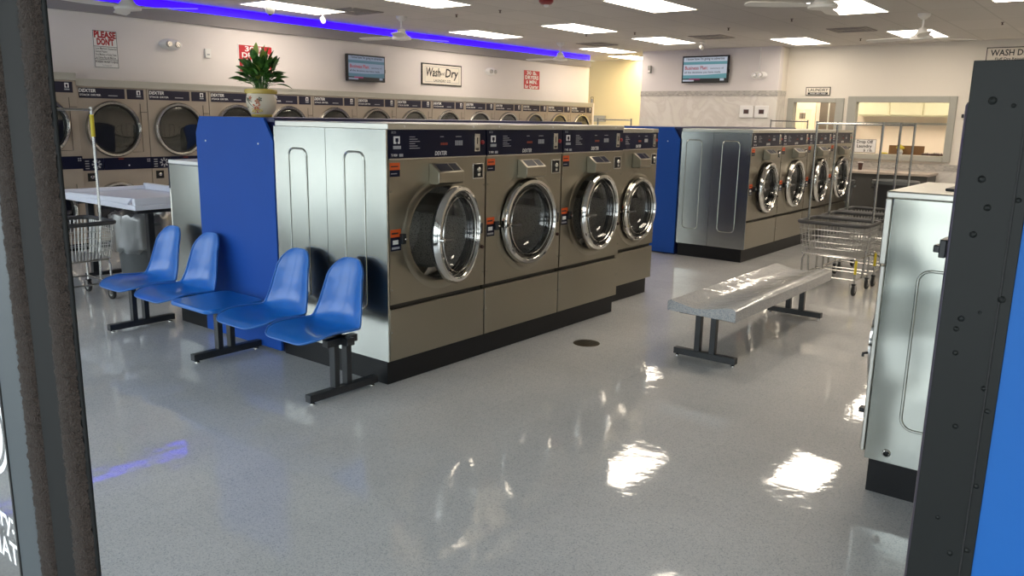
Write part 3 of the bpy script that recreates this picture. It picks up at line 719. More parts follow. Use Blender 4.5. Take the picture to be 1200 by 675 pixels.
# ------------------------------------------------------------------ stack dryers
def make_dryer():
    W = .8247; D = .62; t = thing('stack_dryer', '', 'dryer')
    b = MB(); g = .003
    b.box(-D, 0, g, W-g, .08, 1.868, M['dryer']); b.box(-D, -.03, g, W-g, 0, .08, M['black']); b.build('cabinet', t, smooth=False, bevel=.004)
    b = MB(); b.box(-.12, .012, 0, W, 1.870, 1.948, M['header']); b.box(-.12, .018, 0, W, 1.925, 1.948, M['header']); b.build('header_trim', t, smooth=False)
    b = MB(); b.box(0, .005, .03, .555, 1.738, 1.852, M['navy_dull']); b.box(0, .005, .585, .785, 1.738, 1.852, M['navy_dull'])
    text(b, 'DEXTER', .052, M['white_ink'], (.005, .125, 1.820), bold=.02, width=.19, shear=.15)
    text(b, 'STACK DRYER', .030, M['white_ink'], (.005, .155, 1.772), bold=.01, width=.24); b.box(.005, .006, .36, .47, 1.766, 1.776, M['grey_ink'])
    b.box(.005, .006, .70, .745, 1.79, 1.84, M['white_ink']); b.box(.006, .007, .712, .733, 1.80, 1.828, M['navy_dull']); b.box(.006, .007, .718, .727, 1.79, 1.812, M['navy_dull']); b.box(.005, .006, .695, .75, 1.765, 1.78, M['grey_ink'])
    b.build('name_panel', t, smooth=False)
    for k, cz in enumerate((1.388, .45)):
        cy, r = .395, .325
        b = MB()
        b.tube([(.004,.735,cz+.30),(.004,.735,cz-.27),(.004,.60,cz-.27)], .003, M['gap'], 4); b.tube([(.004,.735,cz+.20),(.004,W-.01,cz+.20)], .003, M['gap'], 4)
        b.lathe([(.0001,.006),(r*.84,.006)], 'x', (.004,cy,cz), M['drum_dim'], 32); b.build('lint_panel', t)
        b = MB(); b.lathe([(r*.83,.012),(r*.85,.012),(r*.865,.03),(r*.89,.044),(r*.965,.046),(r,.030),(r,0)], 'x', (0,cy,cz), M['chrome_soft'], 48)
        b.lathe([(r*.82,.026),(r*.845,.036),(r*.868,.030)], 'x', (0,cy,cz), M['rubber'], 48)
        d = b.build('door', t, label='round door with a satin metal ring')
        b = MB(); b.lathe([(r*.84,.018),(r*.6,.024),(.0001,.028)], 'x', (0,cy,cz), M['dryer_glass'], 40); b.build('glass', d)
        b = MB(); b.tube([(.05,cy+r*.84,cz-.05),(.07,cy+r*.9,cz-.03),(.07,cy+r*.9,cz+.05),(.05,cy+r*.84,cz+.07)], .010, M['chrome_soft'], 8); b.build('handle', d)
    b = MB(); b.box(0, .008, 0, .245, .915, 1.055, M['navy']); b.box(0, .008, .25, W-.004, .915, 1.055, M['navy'])
    for k in range(8):
        a = k*PI/4; c, s = math.cos(a), math.sin(a); b.add([(.010, .16+c*.022-s*.008, .985+s*.022+c*.008), (.010, .16+c*.022+s*.008, .985+s*.022-c*.008), (.010, .16+c*.056+s*.010, .985+s*.056-c*.010), (.010, .16+c*.056-s*.010, .985+s*.056+c*.010)], [(0,1,2,3)], M['grey_ink'])
    for k in range(4): b.box(.008, .010, .03, .075, .935+.028*k, .945+.028*k, M['grey_ink'])
    b.box(.008, .011, .535, .55, .955, .97, M['white_ink']); b.box(.008, .010, .42, .48, 1.035, 1.045, M['digits'])
    for k in range(2): b.box(.008, .010, .77, .785, 1.0+.022*k, 1.012+.022*k, M['grey_ink']); b.box(.008, .010, .792, .806, 1.0+.022*k, 1.012+.022*k, M['grey_ink'])
    b.build('control_panel', t, smooth=False)
    b = MB(); b.box(0, .006, .05, .15, .79, .885, M['black']); b.lathe([(0,.02),(.02,.018),(.024,.006)], 'x', (0,.10,.84), M['chrome'], 14); b.build('coin_slot', t, bevel=.002)
    return t
dr = make_dryer()
DL = ['first full width stack dryer from the doorway, under the PLEASE DON\'T sign', 'second stack dryer from the doorway, just left of the blue end panel',
      'third stack dryer from the doorway, left of the flower pot', 'stack dryer half hidden behind the painted flower pot', 'stack dryer just right of the flower pot',
      'stack dryer below the gap between plant and left television', 'stack dryer directly under the left wall television', 'stack dryer right of the left television',
      'stack dryer under the left edge of the cream Wash and Dry sign', 'stack dryer under the right edge of the cream Wash and Dry sign',
      'stack dryer under the small round emergency light', 'stack dryer under the small red 30 LB DRYERS sign', 'last stack dryer in the row, at the far corner of the wall']
GD = 'stack dryers along the left wall'
for k in range(13):
    o = dr if k == 12 else dup(dr)
    o.location = (-9.7, 4.275+.8247*k, 0); o['label'] = DL[k]; o['group'] = GD
o = dup(dr); o.location = (-9.66, 4.275-.85, 0); o.scale = (1, 1.02, 1.03); o['label'] = 'slightly taller stack dryer at the left end, half hidden by the door frame'; o['group'] = GD

# ------------------------------------------------------------------ blue seating
def shell_mesh(name, parent, ox):
    prof = [(2.612,.366,.46),(2.65,.384,.462),(2.70,.390,.464),(2.76,.388,.466),(2.86,.378,.466),(2.95,.374,.456),(3.01,.388,.44),(3.05,.425,.415),(3.073,.48,.385),(3.09,.55,.352),(3.107,.62,.322),(3.122,.685,.298),(3.132,.728,.286),(3.138,.764,.280)]
    n = len(prof); D = [0]
    for i in range(1, n): D.append(D[-1] + math.dist(prof[i][:2], prof[i-1][:2]))
    T = D[-1]; P = []; m = 46
    def smooth_at(d):
        i = max(k for k in range(n-1) if D[k] <= d+1e-9); t = (d-D[i])/(D[i+1]-D[i]); g = [prof[min(n-1, max(0, i+q))] for q in (-1,0,1,2)]
        return tuple(.5*(2*g[1][c] + (g[2][c]-g[0][c])*t + (2*g[0][c]-5*g[1][c]+4*g[2][c]-g[3][c])*t*t + (3*g[1][c]-g[0][c]-3*g[2][c]+g[3][c])*t**3) for c in range(3))
    for k in range(m+1):
        q = k/m; q = .5-.5*math.cos(PI*q) if False else q
        d = T*q
        if k < 8: d = T*8/m*(1-math.cos(PI/2*k/8))
        if k > m-8: d = T-T*8/m*(1-math.cos(PI/2*(m-k)/8))
        y, z, w = smooth_at(min(d, T-1e-6))
        for r, e_ in ((.13, d), (.11, T-d)):
            if e_ < r: w -= 2*(r-math.sqrt(max(0, r*r-(r-e_)**2)))
        P.append((y, z, max(w, .02), d/T))
    nu = 21; rows = []
    for y, z, w, q in P:
        row = []; lat = min(1, max(0, (q-.03)/.25)); lat = lat*lat*(3-2*lat)
        if q > .86: lat *= max(0, (1-q)/.14)**.5
        back = min(1, max(0, (q-.40)/.2)); back = back*back*(3-2*back)
        for i in range(nu):
            u = -1+2*i/(nu-1); x = u*w/2; curl = .042*abs(u)**2.4*lat
            row.append((ox+x, y-curl*back*1.25, z+curl*(1-back)*.75))
        rows.append(row)
    b = MB(); b.grid(rows, M['blue_seat'])
    o = b.build(name, parent, label='blue moulded shell seat'); s = o.modifiers.new('Solidify', 'SOLIDIFY'); s.thickness = .009; s.offset = -1
    loop = [r[0] for r in rows] + rows[-1][1:-1] + [r[-1] for r in rows][::-1] + rows[0][1:-1][::-1]
    e = MB(); e.tube(loop, .0042, M['blue_edge'], 6, closed=True); e.build('edge_trim', o)
    # under-seat bracket
    e = MB(); e.box(ox-.10, ox+.10, 2.80, 3.0, .352, .366, M['black_metal']); e.build('bracket', o)
def seating():
    t = thing('tandem_seating', 'four blue shell seats and a small table on one black beam', 'seating', (-4.68, 2.95, 0))
    L = lambda x: x+4.68
    sub = thing  # noqa
    holder = []
    for x in (-5.685, -5.182, -4.182, -3.684):
        n0 = set(bpy.data.objects)
        shell_mesh('seat', t, x)
    for o in t.children: o.location = (4.68, -2.95, 0)
    b = MB(); pts = []
    cx, cy_, hx, hy, rr = -4.685, 2.84, .235, .215, .06
    for sx, sy, s0 in ((1,1,0),(-1,1,90),(-1,-1,180),(1,-1,270)):
        for k in range(5): a = math.radians(s0+22.5*k); pts.append((cx+sx*(hx-rr)+rr*math.cos(a), cy_+sy*(hy-rr)+rr*math.sin(a)))
    b.prism(pts, 'z', .375, .405, M['blue_seat']); b.build('table_top', t, bevel=.008, loc=(4.68,-2.95,0), label='blue square table top between the seats')
    b = MB(); b.box(-5.95, -3.47, 2.90, 2.955, .308, .352, M['black_metal']); b.build('beam', t, smooth=False, bevel=.003, loc=(4.68,-2.95,0))
    for x in (-5.87, -4.735, -3.545):
        b = MB(); b.box(x-.024, x+.024, 2.67, 3.175, .016, .06, M['black_metal'])
        for y in (2.865, 2.955): b.box(x-.024, x+.024, y-.018, y+.018, .06, .31, M['black_metal'])
        b.box(x-.024, x+.024, 2.80, 3.02, .31, .352, M['black_metal'])
        for y in (2.70, 3.145): b.lathe([(.016,0),(.016,.006),(.006,.008),(.006,.02)], 'z', (x,y,0), M['chrome_soft'], 12)
        b.build('leg', t, smooth=False, bevel=.003, loc=(4.68,-2.95,0))
seating()

# ------------------------------------------------------------------ contoured bench
def bench():
    x0, x1, y0, y1, zt = -2.485, -1.995, 4.87, 6.82, .425
    t = thing('contour_bench', 'speckled grey contoured bench on black T-legs in the middle of the floor', 'bench', ((x0+x1)/2, (y0+y1)/2, 0))
    ox, oy = (x0+x1)/2, (y0+y1)/2
    n = 22; top = []
    for i in range(n+1):
        u = i/n; z = zt-.006 - .036*math.sin(PI*min(1, max(0, (u-.02)/.86)))**1.3
        if u > .86: z = zt-.006-.0*(u)
        if u < .04: z -= .014*(1-u/.04)**2
        if u > .96: z -= .016*((u-.96)/.04)**2
        top.append((x0+(x1-x0)*u-ox, z))
    pts = top + [(x1-ox, zt-.095), (x0-ox, zt-.085)]
    b = MB(); b.prism(pts[::-1], 'y', y0-oy, y1-oy, M['granite']); b.build('seat', t, bevel=.003)
    for y in (4.985, 6.725):
        b = MB(); y -= oy
        b.box(-.225, .225, y-.025, y+.025, .018, .062, M['black_metal'])
        for x in (-.055, .055): b.box(x-.02, x+.02, y-.022, y+.022, .062, zt-.088, M['black_metal'])
        b.box(-.20, .20, y-.02, y+.02, zt-.115, zt-.090, M['black_metal'])
        for x in (-.205, .205): b.lathe([(.014,0),(.014,.008),(.006,.010),(.006,.02)], 'z', (x,y,0), M['chrome'], 12)
        b.build('leg', t, smooth=False, bevel=.003)
bench()

# ------------------------------------------------------------------ laundry carts
def make_cart(name, rack=1.62, sleeve=True):
    t = thing(name, '', 'laundry cart')
    hx, hy, zr = .315, .26, .665
    def rr(hx_, hy_, z, r=.07, n=5):
        out = []
        for sx, sy, s0 in ((1,1,0),(-1,1,90),(-1,-1,180),(1,-1,270)):
            for k in range(n): a = math.radians(s0+90*k/(n-1)); out.append((sx*(hx_-r)+r*math.cos(a), sy*(hy_-r)+r*math.sin(a), z))
        return out
    b = MB(); w = .0028
    zb = .365
    for k in range(6): q = k/5; z = zb+(zr-zb)*q; s = .86+.14*q; b.tube(rr(hx*s, hy*s, z, .05), w, M['wire'], 5, closed=True)
    for k in range(19):
        x = -1+2*k/18
        b.tube([(x*(hx-.03), -hy, zr), (x*(hx-.03)*.86, -hy*.86, zb), (x*(hx-.03)*.86, hy*.86, zb), (x*(hx-.03), hy, zr)], w, M['wire'], 4)
    for k in range(15):
        y = -1+2*k/14
        b.tube([(-hx, y*(hy-.03), zr), (-hx*.86, y*(hy-.03)*.86, zb), (hx*.86, y*(hy-.03)*.86, zb), (hx, y*(hy-.03), zr)], w, M['wire'], 4)
    b.build('basket', t)
    b = MB(); b.tube(rr(hx+.004, hy+.004, zr+.005, .07, 6), .019, M['bumper'], 8, closed=True); b.build('bumper', t)
    b = MB(); zf = .15
    b.tube(rr(hx*.86, hy*.86, zb-.012, .05), .007, M['chrome_tube'], 6, closed=True)
    b.tube([(-hx*.8,-hy*.85,zf),(hx*.8,-hy*.85,zf)], .009, M['chrome_tube'], 6); b.tube([(-hx*.8,hy*.85,zf),(hx*.8,hy*.85,zf)], .009, M['chrome_tube'], 6)
    b.tube([(-hx*.8,-hy*.85,zf),(-hx*.8,hy*.85,zf)], .009, M['chrome_tube'], 6); b.tube([(hx*.8,-hy*.85,zf),(hx*.8,hy*.85,zf)], .009, M['chrome_tube'], 6)
    b.build('frame', t)
    for sx in (-1, 1):
        for sy in (-1, 1):
            b = MB(); px, py = sx*hx*.8, sy*hy*.85
            b.tube([(px,py,.115),(px,py,zb-.06),(sx*(hx*.8-.02),py*.98,zb-.012)], .010, M['chrome_tube'], 8)
            if sleeve and sx > 0 and sy < 0: b.tube([(px,py,.21),(px,py,.34)], .013, M['yellow'], 8)
            lg = b.build('leg', t)
            b = MB()
            b.box(px-.018, px+.018, py-.016, py+.016, .104, .118, M['black_metal'])
            for q in (-.016, .016): b.box(px+q-.0025, px+q+.0025, py-.016, py+.03, .045, .106, M['chrome_soft'])
            b.lathe([(.0,-.012),(.030,-.012),(.034,-.008),(.034,.008),(.030,.012),(0,.012)], 'x', (px,py+.014,.056), M['pale_panel'], 20)
            b.lathe([(.034,-.013),(.053,-.012),(.056,-.006),(.056,.006),(.053,.012),(.034,.013)], 'x', (px,py+.014,.056), M['rubber'], 24, closed=True)
            b.build('caster', lg)
    b = MB()
    for sx in (-1, 1):
        x = sx*(hx-.012); b.tube([(x*.86,0,zf),(x*.9,0,zb),(x,0,zr),(x,0,rack+.012)], .0115, M['chrome_tube'], 8); b.tube([(x,0,rack+.005),(x,0,rack+.022)], .014, M['chrome_tube'], 8)
    b.build('rack_post', t)
    b = MB(); b.tube([(-hx+.012,0,rack),(hx-.012,0,rack)], .0105, M['chrome_tube'], 8); b.build('hanging_rail', t)
    return t
ct = make_cart('laundry_cart', 1.605)
GC = 'wire laundry carts with hanging rails'
CL = [(-2.355, 8.14, 0, 'nearest wire laundry cart of the three parked behind the bench'), (-2.35, 8.77, .02, 'middle wire laundry cart of the three parked behind the bench'),
      (-2.36, 9.42, -.02, 'rearmost wire laundry cart of the three parked behind the bench')]
for k, (x, y, rz, l) in enumerate(CL):
    o = ct if k == 0 else dup(ct); o.location = (x, y, 0); o.rotation_euler = (0,0,rz); o['label'] = l; o['group'] = GC
lc = make_cart('laundry_cart', 1.605, False); o = lc; o.location = (-7.16, 2.965, 0); o.rotation_euler = (0,0,PI/2); o['label'] = 'wire laundry cart by the white folding table at the left'; o['group'] = GC
b = MB(); b.tube([(.303,0,1.38),(.303,0,1.565)], .0165, M['yellow'], 10); b.build('sleeve', lc, label='yellow plastic sleeve near the top of a post')
o = dup(ct); o.location = (-6.95, 11.4, 0); o.rotation_euler = (0,0,.05); o['label'] = 'laundry cart whose rail shows above the last washer of the near row'; o['group'] = GC
o = dup(ct); o.location = (-4.85+.05, 13.3, 0); o.scale = (1,1,1.02); o['label'] = 'laundry cart whose rail shows above the far row, under the wall outlets'; o['group'] = GC

# ------------------------------------------------------------------ folding table and bins at the left
def folding_table():
    x0, x1, y0, y1 = -8.35, -6.86, 3.43, 4.33
    t = thing('folding_table', 'white moulded folding table on black legs in front of the dryers', 'table', (x0, y0, 0)); w, d = x1-x0, y1-y0
    b = MB(); m = M['white_laminate']
    b.box(0, w, 0, d, .755, .80, m); b.prism([(.02,.80),(w-.14,.80),(w-.05,.862),(0,.822),(0,.80)], 'y', 0, .03, m)
    b.box(w-.05, w, 0, d, .80, .862, m); b.box(0, w-.05, d-.05, d, .80, .862, m); b.box(0, .04, .03, d-.05, .80, .84, m)
    b.build('table_top', t, smooth=False, bevel=.008)
    for x in (.26, w-.09):
        b = MB(); b.box(x-.025, x+.025, .08, d-.08, .0, .035, M['black_metal']); b.box(x-.028, x+.028, .14, .196, .035, .72, M['black_metal']); b.box(x-.028, x+.028, d-.2, d-.144, .035, .72, M['black_metal'])
        b.box(x-.025, x+.025, .05, d-.05, .72, .755, M['black_metal']); b.build('leg', t, smooth=False, bevel=.003)
    b = MB(); b.box(.285, w-.115, d-.19, d-.15, .05, .09, M['black_metal']); b.build('stretcher', t, smooth=False)
folding_table()
def make_bin(name, r, h, mat, label, loc, bag=False, group=None, lidmat=None):
    t = thing(name, label, 'bin', loc, 0, group)
    b = MB(); b.lathe([(0,.004),(r*.78,.004),(r*.80,.0),(r*.97,h*.93),(r*1.04,h*.93),(r*1.05,h),(r*.97,h),(r*.93,h*.92),(r*.74,.02),(0,.02)], 'z', (0,0,0), mat, 32)
    for s in (-1, 1): b.box(s*r*1.0-.03, s*r*1.0+.03, -.05, .05, h*.86, h*.90, mat)
    b.build('body', t)
    if bag:
        rnd = random.Random(4); rows = []
        for j, (q, z) in enumerate(((1.03,h*.45),(1.10,h*.52),(1.09,h*.76),(1.12,h*.93),(1.10,h*1.02),(1.02,h*1.03),(.92,h*1.0),(.85,h*.85))):
            rows.append([((r*q+rnd.uniform(-.014,.014))*math.cos(2*PI*i/40), (r*q+rnd.uniform(-.014,.014))*math.sin(2*PI*i/40), z+(.02*rnd.uniform(-1,1))) for i in range(40)])
        b = MB(); b.grid(rows, M['bag'], closed_u=True); b.build('liner_bag', t, label='clear crumpled liner folded over the rim')
    elif lidmat:
        b = MB(); b.lathe([(r*.88,h+.002),(r*.95,h+.03),(r*1.08,h+.03),(r*1.09,h-.02),(r*1.05,h-.02)], 'z', (0,0,0), lidmat, 32); b.build('rim', t)
make_bin('trash_bin', .25, .62, M['bin'], 'grey round trash bin with a clear liner under the folding table', (-7.70, 3.90, 0), True)
make_bin('trash_bin', .28, .735, M['bin'], 'grey bin beside the last washer of the far row', (-4.02+.0, 13.45, 0), group='bins before the back counter')
make_bin('trash_bin', .31, .74, M['bin_dark'], 'larger dark grey bin with a thick rim before the back counter', (-3.12, 13.45, 0), group='bins before the back counter', lidmat=M['bin'])

# ------------------------------------------------------------------ back counter and things around the window
def back_area():
    t = thing('back_counter', 'dark counter with a pale top under the back window', 'counter', (-3.9, 14.4, 0))
    b = MB(); b.box(-.9, 1.02, 0, .66, 0, .80, M['counter']); b.build('body', t, smooth=False, bevel=.004)
    b = MB(); b.box(-.93, 1.05, -.03, .66, .80, .838, M['counter_top']); b.build('worktop', t, smooth=False, bevel=.004)
    b = MB(); b.box(-3.62, -3.40, 14.28, 14.30, 0, .72, M['pale_panel']); tag(b.build('board', smooth=False), 'pale board leaning between the two bins', 'board')
    # cups on the counter
    for (x, l) in ((-4.02, 'small dark cup standing on the back counter'),):
        b = MB(); b.lathe([(0,0),(.03,0),(.042,.12),(.038,.12),(.028,.01)], 'z', (0,0,0), M['cup'], 20); b.lathe([(.042,.12),(.044,.135),(0,.14)], 'z', (0,0,0), M['white'], 20)
        o = b.build('cup', loc=(x, 14.75, .84)); tag(o, l, 'cup')
    b = MB(); b.box(-4.46, -4.30, 14.96, 14.98, .99, 1.12, M['white']); b.box(-4.44,-4.40,14.955,14.96,1.06,1.075,M['black_ink']); tag(b.build('wall_box', smooth=False), 'small white box on the wall right of the last washer', 'box')
    # drop off sign
    b = MB(); x0, x1, z0, z1 = -4.235, -3.875, 1.125, 1.355; yy = 15.04
    b.box(x0, x1, yy, yy+.008, z0, z1, M['white'])
    for (p, q, r_, s) in ((x0, x1, z0, z0+.006),(x0, x1, z1-.006, z1),(x0, x0+.006, z0, z1),(x1-.006, x1, z0, z1)): b.box(p, q, yy-.002, yy, r_, s, M['black_ink'])
    text(b, 'Drop Off', .075, M['black_ink'], (-4.07, yy, 1.31), '-y', bold=.02, width=.27)
    text(b, 'Laundry', .075, M['black_ink'], (-4.07, yy, 1.235), '-y', bold=.02, width=.25)
    text(b, '$  / lb.', .06, M['black_ink'], (-4.0, yy, 1.165), '-y', bold=.02, width=.15)
    tag(b.build('drop_off_sign', smooth=False), 'white Drop Off Laundry sign propped in the back window', 'sign')
    # window sill items
    b = MB(); b.box(-3.75, -3.18, 15.40, 15.42, 1.106, 1.26, M['brown']); tag(b.build('brown_board', smooth=False), 'brown board standing behind the back window glass', 'board')
    b = MB(); b.lathe([(0,0),(.035,0),(.05,.05),(.03,.09),(.0001,.1)], 'z', (0,0,0), M['white'], 16); 
    for k in range(7):
        a = 2*PI*k/7; b.lathe([(0,0),(.03,.01),(.035,.03),(0,.05)], 'z', (.035*math.cos(a), .035*math.sin(a), .09+.012*(k % 3)), M['yellow'], 10)
    b.lathe([(0,0),(.04,.02),(.0001,.06)], 'z', (0,0,.12), M['yellow'], 12)
    tag(b.build('flower_pot', loc=(-3.54, 15.30, 1.105)), 'small white pot of yellow flowers on the window ledge', 'flower pot')
    b = MB(); b.lathe([(0,0),(.07,.005),(.075,.02),(.04,.03),(0,.03)], 'z', (0,0,0), M['yellow'], 20); tag(b.build('yellow_dish', loc=(-3.80, 15.28, 1.105)), 'flat yellow dish on the window ledge left of the flowers', 'dish')
    b = MB(); rnd = random.Random(3)
    for k in range(9): b.lathe([(0,0),(.03,.005),(.028,.03),(0,.04+.02*rnd.random())], 'z', (-.14+.035*k, rnd.uniform(-.02,.02), 0), M['cup'], 8)
    tag(b.build('clutter_pile', loc=(-3.03, 15.3, 1.105)), 'low dark heap of odds and ends at the right of the window ledge', 'clutter', kind='stuff')
    b = MB(); b.box(-4.4, -2.4, 15.22, 15.62, 1.06, 1.104, M['counter_top']); tag(b.build('inner_shelf', smooth=False), 'pale shelf inside the back room under the window', 'shelf')
    # back room furniture
    t = thing('wall_cabinet', 'pale yellow wall cabinets high in the back room', 'cabinet', (-4.6, 17.75, 0))
    b = MB(); b.box(-.4, 1.45, 0, .34, 1.78, 2.4, M['cab_cream']); b.build('body', t, smooth=False)
    for k in range(3): b = MB(); b.box(-.38+.61*k, .21+.61*k, -.02, 0, 1.80, 2.38, M['cab_cream']); b.build('door', t, smooth=False, bevel=.01)
    b = MB(); b.box(-5.6, -2.3, 18.04, 18.1, 1.62, 1.66, M['pale_panel']); tag(b.build('wall_rail', smooth=False), 'thin pale rail across the back room wall', 'rail')
    t = thing('back_room_door', 'tan panelled door in the back room seen through the doorway', 'door', (-6.20, 17.2, 0))
    b = MB(); b.box(0, .52, 0, .04, 0, 2.05, M['tan_door']); b.build('panel', t, smooth=False)
    b = MB()
    for px in (.07, .29):
        for z0_, z1_ in ((1.45,1.88),(.8,1.36),(.15,.7)):
            b.tube([(px,-.002,z0_),(px+.16,-.002,z0_),(px+.16,-.002,z1_),(px,-.002,z1_)], .007, M['wall_peach'], 6, closed=True)
    b.box(.20, .32, -.008, 0, 1.70, 1.82, M['dark_door']); b.build('moulding', t)
    b = MB(); b.box(-5.72, -5.38, 17.6, 17.66, 0, 2.12, M['dark_door']); b.box(-5.55, -5.52, 17.58, 17.6, 0, 2.1, M['trim_grey']); b.box(-5.38, -5.2, 17.58, 17.66, 0, 2.12, M['tan_door']); tag(b.build('dark_cupboard', smooth=False), 'dark cupboard at the right inside the back room doorway', 'cupboard')
back_area()

# ------------------------------------------------------------------ signs
def frame_lines(b, face, at_, u0, u1, z0, z1, w, mat, lift=.001):
    for (p, q, r, s) in ((u0,u1,z0,z0+w),(u0,u1,z1-w,z1),(u0,u0+w,z0,z1),(u1-w,u1,z0,z1)):
        if face == 'x': b.box(at_, at_+lift, p, q, r, s, mat)
        else: b.box(p, q, at_-lift, at_, r, s, mat)
def signs():
    X = -9.9
    b = MB(); y0, y1, z0, z1 = 4.60, 4.89, 2.09, 2.52; b.box(X, X+.008, y0, y1, z0, z1, M['white']); f = X+.008; c = (y0+y1)/2
    frame_lines(b, 'x', f, y0+.006, y1-.006, z0+.006, z1-.006, .005, M['black_ink'])
    text(b, 'PLEASE', .098, M['red_ink'], (f, c, z1-.055), width=.255, bold=.05); text(b, "DON'T", .098, M['red_ink'], (f, c, z1-.135), width=.20, bold=.05)
    b.box(f, f+.001, y0+.01, y1-.01, z1-.188, z1-.183, M['black_ink']); b.box(f, f+.001, y0+.01, y1-.01, z0+.098, z0+.103, M['black_ink'])
    for k, s in enumerate(('Leave Machines Unattended', 'Overload Washers', 'Sit on Machines or Folding Tables', 'Let Children Play with Machines')):
        text(b, s, .036, M['black_ink'], (f, y0+.02, z1-.208-.034*k), width=(.25,.14,.245,.235)[k], bold=.005, align='LEFT')
    text(b, 'WE RESERVE THE RIGHT TO REFUSE', .036, M['black_ink'], (f, c, z0+.072), width=.26, bold=.02); text(b, 'The Management', .026, M['grey_ink'], (f, c, z0+.032), width=.11, bold=0)
    tag(b.build('please_dont_sign', smooth=False), "white PLEASE DON'T rules sign in red letters high on the left wall", 'sign')
    def red(name, y0, y1, z0, z1, label):
        b = MB(); b.box(X, X+.008, y0, y1, z0, z1, M['white']); b.box(X+.008, X+.009, y0+.014, y1-.014, z0+.014, z1-.014, M['red_sign']); f = X+.009; w = y1-y0; h = z1-z0; c = (y0+y1)/2
        for k, (s, ww) in enumerate((('30 lb.', .62), ('DRYERS', .80), ('6 MIN.', .66), ('for Quarter', .82))):
            text(b, s, h*.25, M['white_ink'], (f, c, z1-h*(.17+.225*k)), width=w*ww, bold=.025)
        tag(b.build(name, smooth=False), label, 'sign', 'red dryer price signs')
    red('dryer_sign', 6.515, 7.06, 2.14, 2.515, 'larger red 30 lb DRYERS sign behind the potted plant')
    red('dryer_sign', 12.79, 13.33, 2.155, 2.535, 'red 30 lb DRYERS sign near the far end of the left wall')
    b = MB(); y0, y1, z0, z1 = 9.99, 10.985, 2.13, 2.485; b.box(X, X+.02, y0, y1, z0, z1, M['black_ink']); b.box(X+.02, X+.022, y0+.02, y1-.02, z0+.02, z1-.02, M['cream_sign']); f = X+.022; c = (y0+y1)/2
    frame_lines(b, 'x', f, y0+.07, y1-.07, z0+.05, z1-.05, .006, M['grey_ink'])
    text(b, 'Wash', .20, M['black_ink'], (f, y0+.275, 2.335), width=.36, bold=.02, shear=.15); text(b, 'and', .08, M['black_ink'], (f, c, 2.325), width=.10, bold=.01)
    text(b, 'Dry', .20, M['black_ink'], (f, y1-.265, 2.335), width=.32, bold=.02, shear=.15); text(b, 'LAUNDRY CO', .055, M['black_ink'], (f, c, 2.205), width=.42, bold=.01)
    tag(b.build('wash_and_dry_sign', smooth=False), 'cream Wash and Dry Laundry Co sign in a thin black frame', 'sign')
    # back wall signs
    Y = 15.1; b = MB(); x0, x1, z0, z1 = -5.19, -4.755, 2.10, 2.25; b.box(x0, x1, Y-.015, Y, z0, z1, M['black_ink']); b.box(x0+.012, x1-.012, Y-.017, Y-.015, z0+.012, z1-.012, M['cream_sign'])
    text(b, 'LAUNDRY', .075, M['black_ink'], ((x0+x1)/2, Y-.017, 2.195), '-y', width=.35, bold=.01); b.box(x0+.04, x1-.04, Y-.019, Y-.017, z0+.018, z0+.055, M['black_ink'])
    text(b, 'WASH  DRY  FOLD', .032, M['white_ink'], ((x0+x1)/2, Y-.019, z0+.036), '-y', width=.28, bold=.02)
    tag(b.build('laundry_sign', smooth=False), 'small framed LAUNDRY sign over the back doorway', 'sign')
    b = MB(); x0, x1, z0, z1 = -2.385, -1.36, 2.60, 2.835; b.box(x0, x1, Y-.015, Y, z0, z1, M['black_ink']); b.box(x0+.012, x1-.012, Y-.017, Y-.015, z0+.012, z1-.012, M['cream_sign'])
    text(b, 'WASH DRY FOLD', .13, M['black_ink'], ((x0+x1)/2, Y-.017, 2.745), '-y', width=.90, bold=.015); text(b, 'Fluff Dry Repeat', .055, M['black_ink'], (x0+.33, Y-.017, 2.655), '-y', width=.40, bold=.01)
    tag(b.build('wash_dry_sign', smooth=False), 'long framed WASH DRY sign high on the back wall above the black cabinet', 'sign')
signs()

